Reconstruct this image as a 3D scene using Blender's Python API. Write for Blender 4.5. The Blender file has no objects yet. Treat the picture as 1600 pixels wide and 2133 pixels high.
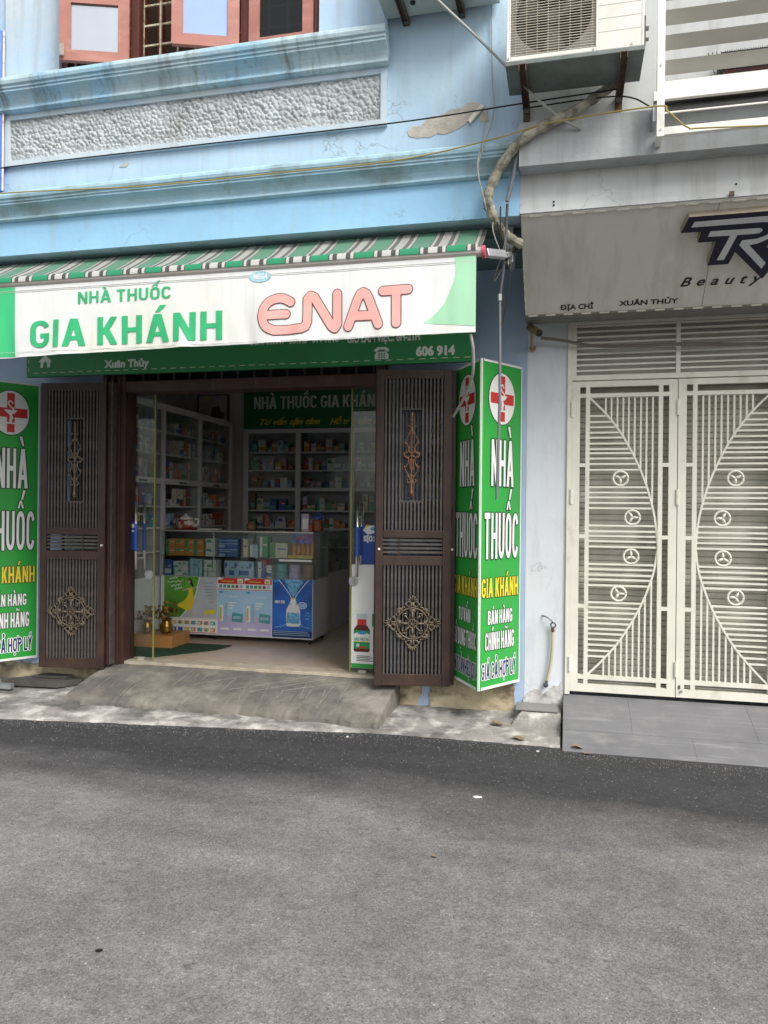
import bpy, bmesh, math, random
from mathutils import Vector, Matrix, noise
R = math.radians
rnd = random.Random(11)
sc = bpy.context.scene
col = sc.collection

# ------------------------------------------------------------------ camera, sky, sun, exposure
def look(yaw, roll):
    f = Vector((math.sin(yaw), math.cos(yaw), 0)); r = Vector((math.cos(yaw), -math.sin(yaw), 0)); u = Vector((0, 0, 1))
    r2 = r*math.cos(roll) - u*math.sin(roll); u2 = u*math.cos(roll) + r*math.sin(roll)
    return Matrix(((r2.x, u2.x, -f.x), (r2.y, u2.y, -f.y), (r2.z, u2.z, -f.z))).to_4x4()
cam_d = bpy.data.cameras.new('camera'); cam = bpy.data.objects.new('camera', cam_d); col.objects.link(cam)
cam.matrix_world = Matrix.Translation((0, -5.65, 1.5)) @ look(R(-13.474), R(-.565))
cam_d.sensor_fit = 'VERTICAL'; cam_d.sensor_height = 36; cam_d.lens = 36*1600/2133
cam_d.clip_end = 500; cam_d.clip_start = .05
sc.camera = cam
w = bpy.data.worlds.new('World'); sc.world = w; w.use_nodes = True
nt = w.node_tree; bg = nt.nodes['Background']; bg.inputs['Strength'].default_value = .10
sky = nt.nodes.new('ShaderNodeTexSky'); sky.sky_type = 'NISHITA'; sky.sun_disc = False
SUN_EL, SUN_AZ = R(46), R(132)          # azimuth clockwise from +Y
sky.sun_elevation = SUN_EL; sky.sun_rotation = SUN_AZ; sky.dust_density = 4; sky.air_density = 1.2
hs = nt.nodes.new('ShaderNodeHueSaturation'); hs.inputs['Saturation'].default_value = .25
nt.links.new(sky.outputs[0], hs.inputs['Color']); nt.links.new(hs.outputs[0], bg.inputs['Color'])
sl = bpy.data.lights.new('sun', 'SUN'); sl.energy = 1.5; sl.angle = R(28); sl.color = (1, .97, .92)
so = bpy.data.objects.new('sun', sl); col.objects.link(so)
d = Vector((math.sin(SUN_AZ)*math.cos(SUN_EL), math.cos(SUN_AZ)*math.cos(SUN_EL), math.sin(SUN_EL)))
so.rotation_euler = d.to_track_quat('Z', 'Y').to_euler(); so.location = (4, -12, 18)
vs = sc.view_settings; vs.view_transform = 'Standard'; vs.look = 'None'; vs.gamma = 1; vs.exposure = 1.0; vs.use_curve_mapping = False
sc.cycles.max_bounces = 7; sc.cycles.transparent_max_bounces = 16; sc.cycles.use_denoising = True
sc.cycles.caustics_reflective = False; sc.cycles.caustics_refractive = False

# ------------------------------------------------------------------ materials
MATS = {}
def mat(name, c, rough=.6, metal=0, var=.12, scale=6, bump=0, bscale=80, bdist=.01, stain=None, samt=.5, sscale=(3, 3, 3), slo=.5, shi=.7, spec=.4, var2=None, coat=0, crack=0):
    if name in MATS: return MATS[name]
    m = bpy.data.materials.new(name); MATS[name] = m; m.use_nodes = True
    n, l = m.node_tree.nodes, m.node_tree.links
    b = n['Principled BSDF']; b.inputs['Roughness'].default_value = rough; b.inputs['Metallic'].default_value = metal
    b.inputs['Specular IOR Level'].default_value = spec; b.inputs['Coat Weight'].default_value = coat
    tc = n.new('ShaderNodeTexCoord')
    def nz(s, det=4, vec=None, r=.55):
        t = n.new('ShaderNodeTexNoise'); t.inputs['Scale'].default_value = s; t.inputs['Detail'].default_value = det; t.inputs['Roughness'].default_value = r
        l.new(vec or tc.outputs['Object'], t.inputs['Vector']); return t
    def ramp(src, a, bb, ca, cb):
        r = n.new('ShaderNodeValToRGB'); r.color_ramp.elements[0].position = a; r.color_ramp.elements[1].position = bb
        r.color_ramp.elements[0].color = (*ca, 1); r.color_ramp.elements[1].color = (*cb, 1); l.new(src, r.inputs[0]); return r
    lo = [max(0, x*(1-var)) for x in c]; hi = [min(1, x*(1+var)) for x in c]
    out = ramp(nz(scale).outputs[0], .3, .7, lo, hi).outputs[0]
    if var2:
        mx = n.new('ShaderNodeMixRGB'); mx.blend_type = 'MIX'; mx.inputs[2].default_value = (*var2[0], 1); l.new(out, mx.inputs[1])
        rr = ramp(nz(var2[1], 5).outputs[0], var2[2], var2[3], (0, 0, 0), (1, 1, 1)); l.new(rr.outputs[0], mx.inputs[0]); out = mx.outputs[0]
    if stain:
        mp = n.new('ShaderNodeMapping'); mp.inputs['Scale'].default_value = sscale; l.new(tc.outputs['Object'], mp.inputs[0])
        rr = ramp(nz(1, 6, mp.outputs[0], .65).outputs[0], slo, shi, (0, 0, 0), (samt,)*3)
        mx = n.new('ShaderNodeMixRGB'); mx.inputs[2].default_value = (*stain, 1); l.new(rr.outputs[0], mx.inputs[0]); l.new(out, mx.inputs[1]); out = mx.outputs[0]
    if crack:
        dn = nz(5, 4); ad = n.new('ShaderNodeMixRGB'); ad.blend_type = 'ADD'; ad.inputs[0].default_value = .35; l.new(tc.outputs['Object'], ad.inputs[1]); l.new(dn.outputs[1], ad.inputs[2])
        vo = n.new('ShaderNodeTexVoronoi'); vo.feature = 'DISTANCE_TO_EDGE'; vo.inputs['Scale'].default_value = 1.7; l.new(ad.outputs[0], vo.inputs[0])
        c1 = ramp(vo.outputs['Distance'], .0, .008, (crack,)*3, (0, 0, 0)); c2 = ramp(nz(2.2, 2).outputs[0], .52, .6, (0, 0, 0), (1, 1, 1))
        mu = n.new('ShaderNodeMixRGB'); mu.blend_type = 'MULTIPLY'; mu.inputs[0].default_value = 1; l.new(c1.outputs[0], mu.inputs[1]); l.new(c2.outputs[0], mu.inputs[2])
        mx = n.new('ShaderNodeMixRGB'); mx.inputs[2].default_value = (.16, .16, .15, 1); l.new(mu.outputs[0], mx.inputs[0]); l.new(out, mx.inputs[1]); out = mx.outputs[0]
    l.new(out, b.inputs['Base Color'])
    if bump:
        bp = n.new('ShaderNodeBump'); bp.inputs['Strength'].default_value = bump; bp.inputs['Distance'].default_value = bdist
        l.new(nz(bscale, 5).outputs[0], bp.inputs['Height']); l.new(bp.outputs[0], b.inputs['Normal'])
    return m

def pane_mat(name, tint=(1, 1, 1), refl=1.0, ior=1.5):
    m = bpy.data.materials.new(name); MATS[name] = m; m.use_nodes = True
    n, l = m.node_tree.nodes, m.node_tree.links
    for x in list(n):
        if x.type == 'BSDF_PRINCIPLED': n.remove(x)
    t = n.new('ShaderNodeBsdfTransparent'); t.inputs[0].default_value = (*tint, 1)
    g = n.new('ShaderNodeBsdfGlossy'); g.inputs['Roughness'].default_value = .03; g.inputs[0].default_value = (refl, refl, refl, 1)
    fr = n.new('ShaderNodeFresnel'); fr.inputs[0].default_value = ior
    ge = n.new('ShaderNodeNewGeometry'); mi = n.new('ShaderNodeMix'); mi.data_type = 'FLOAT'; mi.inputs[2].default_value = ior; mi.inputs[3].default_value = 1/ior
    l.new(ge.outputs['Backfacing'], mi.inputs[0]); l.new(mi.outputs[0], fr.inputs[0])
    mx = n.new('ShaderNodeMixShader'); l.new(fr.outputs[0], mx.inputs[0]); l.new(t.outputs[0], mx.inputs[1]); l.new(g.outputs[0], mx.inputs[2])
    l.new(mx.outputs[0], n['Material Output'].inputs['Surface']); return m

def asphalt():
    m = mat('asphalt', (.15, .15, .152), .9, var=.0)
    n, l = m.node_tree.nodes, m.node_tree.links; b = n['Principled BSDF']
    tc = n.new('ShaderNodeTexCoord')
    def nz(s, det, sc3=None):
        t = n.new('ShaderNodeTexNoise'); t.inputs['Scale'].default_value = s; t.inputs['Detail'].default_value = det
        if sc3:
            mp = n.new('ShaderNodeMapping'); mp.inputs['Scale'].default_value = sc3; l.new(tc.outputs['Object'], mp.inputs[0]); l.new(mp.outputs[0], t.inputs[0])
        else: l.new(tc.outputs['Object'], t.inputs[0])
        return t.outputs[0]
    def ramp(src, pts):
        r = n.new('ShaderNodeValToRGB'); e = r.color_ramp.elements
        for i, (p, c) in enumerate(pts):
            x = e[i] if i < 2 else e.new(p)
            x.position = p; x.color = (*c, 1)
        l.new(src, r.inputs[0]); return r.outputs[0]
    def mix(f, a, bb, mode='MIX'):
        x = n.new('ShaderNodeMixRGB'); x.blend_type = mode
        for i, v in ((0, f), (1, a), (2, bb)):
            if isinstance(v, (int, float)): x.inputs[i].default_value = v
            elif isinstance(v, tuple): x.inputs[i].default_value = (*v, 1)
            else: l.new(v, x.inputs[i])
        return x.outputs[0]
    base = ramp(nz(1.1, 6), [(.3, (.170, .164, .162)), (.7, (.212, .206, .208))])
    # gutter strip: dark tar plus soft ambient shade painted into the colour, uneven edge
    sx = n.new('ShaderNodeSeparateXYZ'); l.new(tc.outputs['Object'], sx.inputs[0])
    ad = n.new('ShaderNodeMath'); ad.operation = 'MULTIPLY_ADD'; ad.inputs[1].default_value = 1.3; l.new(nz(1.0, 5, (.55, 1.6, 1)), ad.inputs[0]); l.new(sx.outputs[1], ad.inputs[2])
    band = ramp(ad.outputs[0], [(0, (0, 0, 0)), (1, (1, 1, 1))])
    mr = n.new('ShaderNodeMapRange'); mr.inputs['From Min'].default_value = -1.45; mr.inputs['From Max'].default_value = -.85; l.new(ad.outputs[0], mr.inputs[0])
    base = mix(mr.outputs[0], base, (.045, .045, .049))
    v = n.new('ShaderNodeTexVoronoi'); v.inputs['Scale'].default_value = 215; l.new(tc.outputs['Object'], v.inputs[0])
    sp = ramp(v.outputs['Color'], [(.0, (.50, .50, .50)), (.5, (.95, .95, .95)), (.88, (1.22, 1.21, 1.18)), (.975, (2.1, 2.05, 1.95))])
    base = mix(1.0, base, sp, 'MULTIPLY')
    for s_, a_, b_ in ((70, .80, 1.12), (22, .86, 1.10), (6, .88, 1.10)):
        g = ramp(nz(s_, 4), [(.34, (a_,)*3), (.66, (b_,)*3)]); base = mix(1.0, base, g, 'MULTIPLY')
    g = ramp(nz(1.0, 4, (.5, 3.2, 1)), [(.40, (.90, .895, .88)), (.62, (1.06, 1.06, 1.07))]); base = mix(1.0, base, g, 'MULTIPLY')
    spots = ramp(nz(7, 3), [(.70, (1, 1, 1)), (.76, (.55, .55, .55))]); base = mix(1.0, base, spots, 'MULTIPLY')
    l.new(base, b.inputs['Base Color'])
    bp = n.new('ShaderNodeBump'); bp.inputs['Strength'].default_value = .5; bp.inputs['Distance'].default_value = .004
    v2 = n.new('ShaderNodeTexVoronoi'); v2.inputs['Scale'].default_value = 210; l.new(tc.outputs['Object'], v2.inputs[0])
    l.new(v2.outputs['Distance'], bp.inputs['Height']); l.new(bp.outputs[0], b.inputs['Normal'])
    return m

def stripes(nm, G, W, K):      # woven awning cloth, stripes printed across X
    m = bpy.data.materials.new(nm); MATS[nm] = m; m.use_nodes = True
    n, l = m.node_tree.nodes, m.node_tree.links; b = n['Principled BSDF']; b.inputs['Roughness'].default_value = .8
    tc = n.new('ShaderNodeTexCoord'); sx = n.new('ShaderNodeSeparateXYZ'); l.new(tc.outputs['Object'], sx.inputs[0])
    ma = n.new('ShaderNodeMath'); ma.operation = 'MULTIPLY_ADD'; ma.inputs[1].default_value = 1/.262; ma.inputs[2].default_value = 20.12; l.new(sx.outputs[0], ma.inputs[0])
    fr = n.new('ShaderNodeMath'); fr.operation = 'FRACT'; l.new(ma.outputs[0], fr.inputs[0])
    r = n.new('ShaderNodeValToRGB'); r.color_ramp.interpolation = 'CONSTANT'; e = r.color_ramp.elements
    for i, (p, c) in enumerate([(0, G), (.40, K), (.43, W), (.50, K), (.60, W), (.80, K), (.90, W), (.97, K)]):
        x = e[i] if i < 2 else e.new(p)
        x.position = p; x.color = (*c, 1)
    l.new(fr.outputs[0], r.inputs[0])
    l.new(r.outputs[0], b.inputs['Base Color'])
    tl = n.new('ShaderNodeBsdfTranslucent'); l.new(r.outputs[0], tl.inputs[0])
    mx = n.new('ShaderNodeMixShader'); mx.inputs[0].default_value = .45
    l.new(b.outputs[0], mx.inputs[1]); l.new(tl.outputs[0], mx.inputs[2]); l.new(mx.outputs[0], n['Material Output'].inputs['Surface'])
    return m

BLUE = mat('blue_paint', (.43, .595, .735), .8, var=.07, scale=2.5, bump=.3, bscale=22, bdist=.006, stain=(.34, .38, .38), samt=.5, sscale=(11, 11, .8), slo=.50, shi=.74, var2=((.46, .62, .74), 1.3, .45, .62), crack=.55)
FASCIA = mat('fascia_blue', (.31, .56, .78), .8, var=.07, scale=2.5, bump=.3, bscale=22, bdist=.006, stain=(.36, .42, .42), samt=.4, sscale=(9, 9, .9), slo=.52, shi=.76, crack=.4)
PALEB = mat('pale_blue_paint', (.53, .62, .67), .8, var=.07, scale=2.5, bump=.3, bscale=22, bdist=.006, stain=(.33, .35, .33), samt=.5, sscale=(11, 11, .8), slo=.50, shi=.76, var2=((.44, .60, .76), 1.2, .45, .62), crack=.5)
CORN = mat('weathered_cornice', (.44, .57, .62), .85, var=.12, scale=5, bump=.4, bscale=30, bdist=.008, stain=(.13, .135, .12), samt=.85, sscale=(16, 5, 1.3), slo=.50, shi=.76, var2=((.33, .55, .70), 2.2, .48, .6), crack=.5)
CORN2 = mat('rust_streaked_cornice', (.37, .56, .67), .85, var=.12, scale=5, bump=.4, bscale=30, bdist=.008, stain=(.25, .20, .14), samt=.6, sscale=(7, 5, .9), slo=.56, shi=.74, var2=((.26, .36, .38), 3.0, .52, .66), crack=.5)
RELIEF = mat('relief_plaster', (.50, .545, .57), .9, var=.12, scale=5, bump=.3, bscale=60, stain=(.22, .23, .20), samt=.75, sscale=(2.2, 2, 2.2), slo=.42, shi=.68)
GBLUE = mat('ground_blue_paint', (.38, .49, .67), .8, var=.07, scale=3, bump=.3, bscale=24, bdist=.006, stain=(.30, .33, .38), samt=.4, sscale=(3, 3, 2), slo=.5, shi=.75)
LILAC = mat('lilac_white_paint', (.64, .665, .71), .8, var=.05, scale=3, bump=.25, bscale=24, bdist=.006, stain=(.36, .37, .39), samt=.45, sscale=(7, 7, 2.0), slo=.52, shi=.76, crack=.5)
WHITEW = mat('white_render', (.60, .62, .62), .85, var=.07, scale=3, bump=.25, bscale=24, bdist=.006, stain=(.29, .29, .26), samt=.55, sscale=(8, 8, .8), slo=.48, shi=.76, crack=.5)
GREYL = mat('grey_ledge', (.42, .44, .45), .85, var=.1, scale=4, bump=.3, bscale=30, stain=(.24, .22, .18), samt=.6, sscale=(9, 9, .6), slo=.48, shi=.72, crack=.4)
PLASTER = mat('bare_plaster', (.50, .46, .40), .95, var=.15, scale=14, bump=.5, bscale=60, stain=(.30, .27, .22), samt=.5, sscale=(8, 8, 8))
PLINTH = mat('stained_plinth', (.50, .43, .29), .95, var=.18, scale=8, bump=.5, bscale=40, stain=(.10, .075, .05), samt=.85, sscale=(3.5, 3.5, 5), slo=.45, shi=.62)
CONC = mat('apron_concrete', (.285, .27, .25), .95, var=.2, scale=6, bump=.8, bscale=55, bdist=.012, stain=(.09, .085, .078), samt=.85, sscale=(3.2, 4.2, 3), slo=.46, shi=.64, var2=((.50, .48, .45), 7, .50, .62), crack=.8)
RAMPC = mat('ramp_concrete', (.165, .150, .130), .95, var=.2, scale=5, bump=.7, bscale=50, bdist=.010, stain=(.085, .082, .078), samt=.8, sscale=(2.4, 4.0, 3), slo=.44, shi=.66, var2=((.25, .23, .195), 3.2, .52, .66), crack=.5)
SLATE = mat('grey_stone_tile', (.155, .155, .165), .6, var=.12, scale=3, bump=.15, bscale=60, stain=(.27, .27, .275), samt=.6, sscale=(2.5, 40, 40), slo=.54, shi=.70, var2=((.22, .215, .21), 5, .55, .75))
INW = mat('interior_wall', (.66, .62, .60), .8, var=.04)
CEIL = mat('interior_ceiling', (.68, .67, .65), .9, var=.04)
FTILE = mat('beige_floor_tile', (.52, .41, .31), .25, var=.06, scale=3, stain=(.36, .30, .24), samt=.4, sscale=(4, 4, 4))
STONE = mat('threshold_stone', (.46, .40, .31), .6, var=.15, scale=14, bump=.2, stain=(.24, .18, .11), samt=.6, sscale=(9, 9, 9))
BROWN = mat('brown_steel_paint', (.042, .024, .019), .45, var=.25, scale=9, stain=(.105, .055, .035), samt=.5, sscale=(6, 6, 3), slo=.55, shi=.75, bump=.15, bscale=120)
BARS = mat('dark_bar_paint', (.078, .068, .062), .5, var=.3, scale=20)
FRAMEB = mat('dark_red_frame', (.050, .020, .016), .5, var=.25, scale=8, stain=(.15, .10, .07), samt=.4, sscale=(12, 12, 2), slo=.58, shi=.72)
BRONZE = mat('bronze_casting', (.15, .12, .085), .5, metal=.4, var=.3, scale=30)
COPPER = mat('copper_casting', (.20, .10, .06), .5, metal=.4, var=.3, scale=30)
GATE = mat('cream_gate_paint', (.72, .70, .61), .45, var=.06, scale=4, stain=(.36, .30, .21), samt=.45, sscale=(6, 6, 4), slo=.58, shi=.76)
SHUT = mat('shutter_metal', (.50, .485, .42), .5, var=.1, scale=3, metal=.0, stain=(.33, .30, .25), samt=.5, sscale=(5, 5, 1), slo=.45, shi=.75)
SIGNG = mat('grey_sign_panel', (.62, .615, .56), .45, var=.05, scale=2, stain=(.33, .32, .28), samt=.5, sscale=(9, 3, .8), slo=.48, shi=.78)
SIGNE = mat('sign_edge', (.66, .65, .60), .5, var=.1)
NAVY = mat('navy_black', (.012, .012, .028), .35, var=.1)
SILV = mat('silver_face', (.50, .51, .53), .4, var=.03)
TAN = mat('letter_return', (.30, .255, .19), .5, var=.1)
BLACK = mat('black_print', (.012, .012, .012), .5, var=.05)
WHITEP = mat('white_print', (.78, .78, .76), .5, var=.03)
GREYTXT = mat('grey_white_print', (.60, .62, .58), .55, var=.05)
GRN = mat('panel_green', (.028, .345, .050), .4, var=.08, scale=2, stain=(.05, .27, .07), samt=.5, sscale=(3, 3, 1))
GRND = mat('board_green', (.02, .19, .06), .45, var=.08, scale=2, stain=(.03, .12, .05), samt=.4, sscale=(3, 3, 3))
VGRN = mat('valance_green', (.05, .50, .20), .55, var=.05, scale=3)
VGRN2 = mat('valance_pale_green', (.36, .66, .43), .55, var=.06, scale=3)
VTXT = mat('valance_text_green', (.035, .42, .17), .55, var=.08, scale=9)
VWHITE = mat('valance_white', (.74, .755, .745), .55, var=.03, scale=3, var2=((.70, .72, .58), .7, .50, .72), stain=(.52, .53, .46), samt=.4, sscale=(14, 3, 1.2), slo=.52, shi=.78)
RED = mat('cross_red', (.55, .035, .03), .45, var=.05)
YEL = mat('yellow_print', (.75, .60, .03), .45, var=.05)
NAVYP = mat('navy_print', (.02, .025, .12), .45, var=.05)
DKOUT = mat('dark_outline', (.02, .05, .03), .5, var=.02)
PINK = mat('pink_print', (.78, .40, .36), .55, var=.10, scale=7)
MAROON = mat('maroon_outline', (.13, .05, .035), .55, var=.05)
LOGOB = mat('logo_blue', (.06, .32, .55), .5, var=.2, scale=20)
ALU = mat('aluminium_bar', (.46, .44, .40), .4, metal=.3, var=.1)
STEEL = mat('galvanised_steel', (.42, .43, .44), .4, metal=.7, var=.15, scale=20)
CHROME = mat('chrome', (.80, .80, .80), .28, metal=1, var=.03)
BLUEF = mat('blue_film', (.03, .09, .36), .4, var=.05)
RUST = mat('rusty_bracket', (.13, .085, .06), .7, metal=.2, var=.3, scale=18, stain=(.22, .10, .04), samt=.6, sscale=(9, 9, 9))
ACW = mat('ac_white_enamel', (.74, .73, .67), .4, var=.04, stain=(.45, .40, .28), samt=.35, sscale=(4, 4, 3), slo=.55, shi=.8)
ACG = mat('ac_grille_wire', (.50, .46, .38), .5, var=.1)
ACD = mat('ac_dark_inside', (.085, .085, .078), .7, var=.15)
ACB = mat('ac_base_green', (.16, .19, .18), .6, var=.2, scale=8)
LOUV = mat('louvre_white', (.80, .80, .74), .4, var=.03)
PINKW = mat('salmon_wood_paint', (.38, .165, .13), .5, var=.12, scale=7, stain=(.55, .34, .27), samt=.4, sscale=(3, 3, 12))
DKRED = mat('dark_red_wood', (.09, .025, .018), .5, var=.2)
GRILLE = mat('rusty_cream_bar', (.66, .60, .44), .6, var=.1, stain=(.25, .15, .03), samt=.8, sscale=(12, 12, 12), slo=.5, shi=.62)
DKROOM = mat('dark_room_brown', (.07, .045, .03), .9, var=.25, scale=4)
PIPEW = mat('taped_insulation', (.36, .34, .27), .8, var=.3, scale=12, bump=.8, bscale=30, stain=(.10, .095, .065), samt=.8, sscale=(14, 14, 14), slo=.45, shi=.62)
GREYPVC = mat('grey_conduit', (.15, .16, .175), .5, var=.15)
WIREW = mat('white_cord', (.36, .36, .33), .6, var=.1)
WIREB = mat('black_cord', (.012, .012, .012), .6, var=.1)
WIREY = mat('yellow_cord', (.36, .28, .085), .6, var=.15)
FLEX = mat('brown_flex_conduit', (.16, .14, .11), .7, var=.15, bump=.5, bscale=200)
HOSE = mat('old_hose', (.46, .42, .28), .5, var=.1)
CAB = mat('cabinet_aluminium', (.60, .60, .62), .45, var=.04)
CABD = mat('cabinet_back', (.34, .35, .36), .7, var=.08)
COUNT = mat('counter_white', (.66, .67, .68), .4, var=.03)
WOODO = mat('orange_wood', (.38, .18, .055), .45, var=.2, scale=5, bump=.1)
GOLD = mat('gold_foil', (.26, .15, .03), .3, metal=.8, var=.2, scale=20)
MATG = mat('green_mat', (.016, .05, .022), .95, var=.3, scale=60, bump=.8, bscale=200)
LEAFM = mat('dry_leaf', (.20, .14, .075), .7, var=.3, scale=30)
PLANK = mat('dark_board', (.075, .068, .062), .8, var=.25, scale=8, bump=.4)
GLASS = pane_mat('door_glass', (.93, .96, .94))
GLASSC = pane_mat('cabinet_glass', (.95, .97, .96), 1, 1.3)
GLASSD = pane_mat('dark_window_glass', (.30, .33, .33))
GLASSB = mat('blue_film_glass', (.30, .42, .72), .12, var=.04, spec=.6, coat=.4)
GLASSM = mat('mirror_film_glass', (.55, .58, .62), .06, metal=.75, var=.02)
GLASSE = mat('glass_edge', (.22, .22, .06), .2, var=.1)
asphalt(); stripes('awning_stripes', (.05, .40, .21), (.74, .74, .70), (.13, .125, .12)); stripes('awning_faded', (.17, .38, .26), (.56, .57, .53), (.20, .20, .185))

# ------------------------------------------------------------------ building blocks
class MB:
    def __init__(s): s.v, s.f, s.m, s.mats, s.smooth = [], [], [], [], False
    def mi(s, m):
        if m is None: return 0
        if m not in s.mats: s.mats.append(m)
        return s.mats.index(m)
    def add(s, vs, fs, m=None):
        k = len(s.v); i = s.mi(m); s.v += [tuple(p) for p in vs]
        for f in fs: s.f.append([k+a for a in f]); s.m.append(i)
        return s
    def box(s, x0, x1, y0, y1, z0, z1, m=None):
        return s.add([(x0, y0, z0), (x1, y0, z0), (x1, y1, z0), (x0, y1, z0), (x0, y0, z1), (x1, y0, z1), (x1, y1, z1), (x0, y1, z1)],
                     [(0, 3, 2, 1), (4, 5, 6, 7), (0, 1, 5, 4), (1, 2, 6, 5), (2, 3, 7, 6), (3, 0, 4, 7)], m)
    def tube(s, pts, r, n=8, m=None, cap=True):
        pts = [Vector(p) for p in pts]; k = len(pts); rr = r if isinstance(r, (list, tuple)) else [r]*k
        vs, fs, up = [], [], None
        for i, p in enumerate(pts):
            t = (pts[min(i+1, k-1)]-pts[max(i-1, 0)])
            t = t.normalized() if t.length > 1e-9 else Vector((0, 0, 1))
            if up is None: up = t.orthogonal().normalized()
            a = (up-t*up.dot(t)); a = a.normalized() if a.length > 1e-6 else t.orthogonal().normalized(); up = a; b = t.cross(a)
            for j in range(n):
                q = 2*math.pi*j/n; vs.append(p+(a*math.cos(q)+b*math.sin(q))*rr[i])
        for i in range(k-1):
            for j in range(n): fs.append((i*n+j, i*n+(j+1) % n, (i+1)*n+(j+1) % n, (i+1)*n+j))
        if cap: fs += [tuple(range(n))[::-1], tuple((k-1)*n+j for j in range(n))]
        return s.add(vs, fs, m)
    def bar(s, a, b, wx, wy, m=None):      # rectangular bar from a to b
        a, b = Vector(a), Vector(b); t = (b-a).normalized(); u = Vector((0, 1, 0)) if abs(t.y) < .9 else Vector((0, 0, 1))
        x = t.cross(u).normalized(); y = x.cross(t).normalized()
        vs = [p+x*sx*wx/2+y*sy*wy/2 for p in (a, b) for sx, sy in ((-1, -1), (1, -1), (1, 1), (-1, 1))]
        return s.add(vs, [(0, 1, 2, 3), (7, 6, 5, 4), (0, 4, 5, 1), (1, 5, 6, 2), (2, 6, 7, 3), (3, 7, 4, 0)], m)
    def lathe(s, prof, c, n=20, m=None):
        vs = [(c[0]+r*math.cos(2*math.pi*j/n), c[1]+r*math.sin(2*math.pi*j/n), c[2]+z) for r, z in prof for j in range(n)]
        k = len(prof); fs = [(i*n+j, i*n+(j+1) % n, (i+1)*n+(j+1) % n, (i+1)*n+j) for i in range(k-1) for j in range(n)]
        fs += [tuple(range(n))[::-1], tuple((k-1)*n+j for j in range(n))]
        return s.add(vs, fs, m)
    def prism(s, poly, O, U, V, d0, d1, m=None, mside=None):    # polygon in plane O,U,V extruded along U x V
        N = U.cross(V).normalized(); n = len(poly)
        a = [O+U*u+V*v+N*d0 for u, v in poly]; b = [O+U*u+V*v+N*d1 for u, v in poly]
        s.add(b, [tuple(range(n))], m)
        if abs(d1-d0) > 1e-9:
            s.add(a+b, [tuple(range(n))[::-1]] + [(i, (i+1) % n, n+(i+1) % n, n+i) for i in range(n)], mside or m)
        return s
    def profile(s, prof, x0, x1, m=None):  # (y,z) polygon extruded along X
        n = len(prof); vs = [(x0, y, z) for y, z in prof]+[(x1, y, z) for y, z in prof]
        return s.add(vs, [tuple(range(n)), tuple(range(n, 2*n))[::-1]]+[(i, n+i, n+(i+1) % n, (i+1) % n) for i in range(n)], m)
    def mesh(s, name, m, o=(0, 0, 0)):
        me = bpy.data.meshes.new(name)
        me.from_pydata([(x-o[0], y-o[1], z-o[2]) for x, y, z in s.v], [], s.f)
        for x in (s.mats if s.mats else [m]): me.materials.append(x)
        if s.mats: me.polygons.foreach_set('material_index', s.m)
        bm = bmesh.new(); bm.from_mesh(me); bmesh.ops.recalc_face_normals(bm, faces=bm.faces); bm.to_mesh(me); bm.free()
        if s.smooth:
            for p in me.polygons: p.use_smooth = True
        me.update(); return me
    def build(s, name, m=None, parent=None, bev=0, local=False):
        o0 = (0, 0, 0)
        if parent is not None and not local:
            r = parent
            while r.parent: r = r.parent
            o0 = tuple(r.location)
        o = bpy.data.objects.new(name, s.mesh(name, m, o0)); col.objects.link(o)
        if parent is not None: o.parent = parent
        if bev:
            md = o.modifiers.new('bevel', 'BEVEL'); md.width = bev; md.segments = 2; md.limit_method = 'ANGLE'
        return o
def tag(o, label, cat, group=None):
    o['label'] = label; o['category'] = cat
    if group: o['group'] = group
    return o
def struct(o): o['kind'] = 'structure'; return o
def stuff(o): o['kind'] = 'stuff'; return o
def empty(name, loc, label, cat, group=None, rz=0):
    o = bpy.data.objects.new(name, None); o.empty_display_size = .1; col.objects.link(o); o.location = loc; o.rotation_euler.z = rz
    return tag(o, label, cat, group)
def B(*a): return MB().box(*a)
def bx(name, m, parent, *a, bev=0): return B(*a).build(name, m, parent, bev)
def catm(pts, k=6):
    P = [Vector(p) for p in pts]; out = []
    for i in range(len(P)-1):
        p0, p1, p2, p3 = P[max(i-1, 0)], P[i], P[i+1], P[min(i+2, len(P)-1)]
        for j in range(k):
            t = j/k; out.append(.5*((2*p1)+(p2-p0)*t+(2*p0-5*p1+4*p2-p3)*t*t+(3*p1-p0-3*p2+p3)*t**3))
    return out+[P[-1]]
def shared(name, me, parent, loc):
    o = bpy.data.objects.new(name, me); col.objects.link(o); o.parent = parent; o.location = loc; return o

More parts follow.
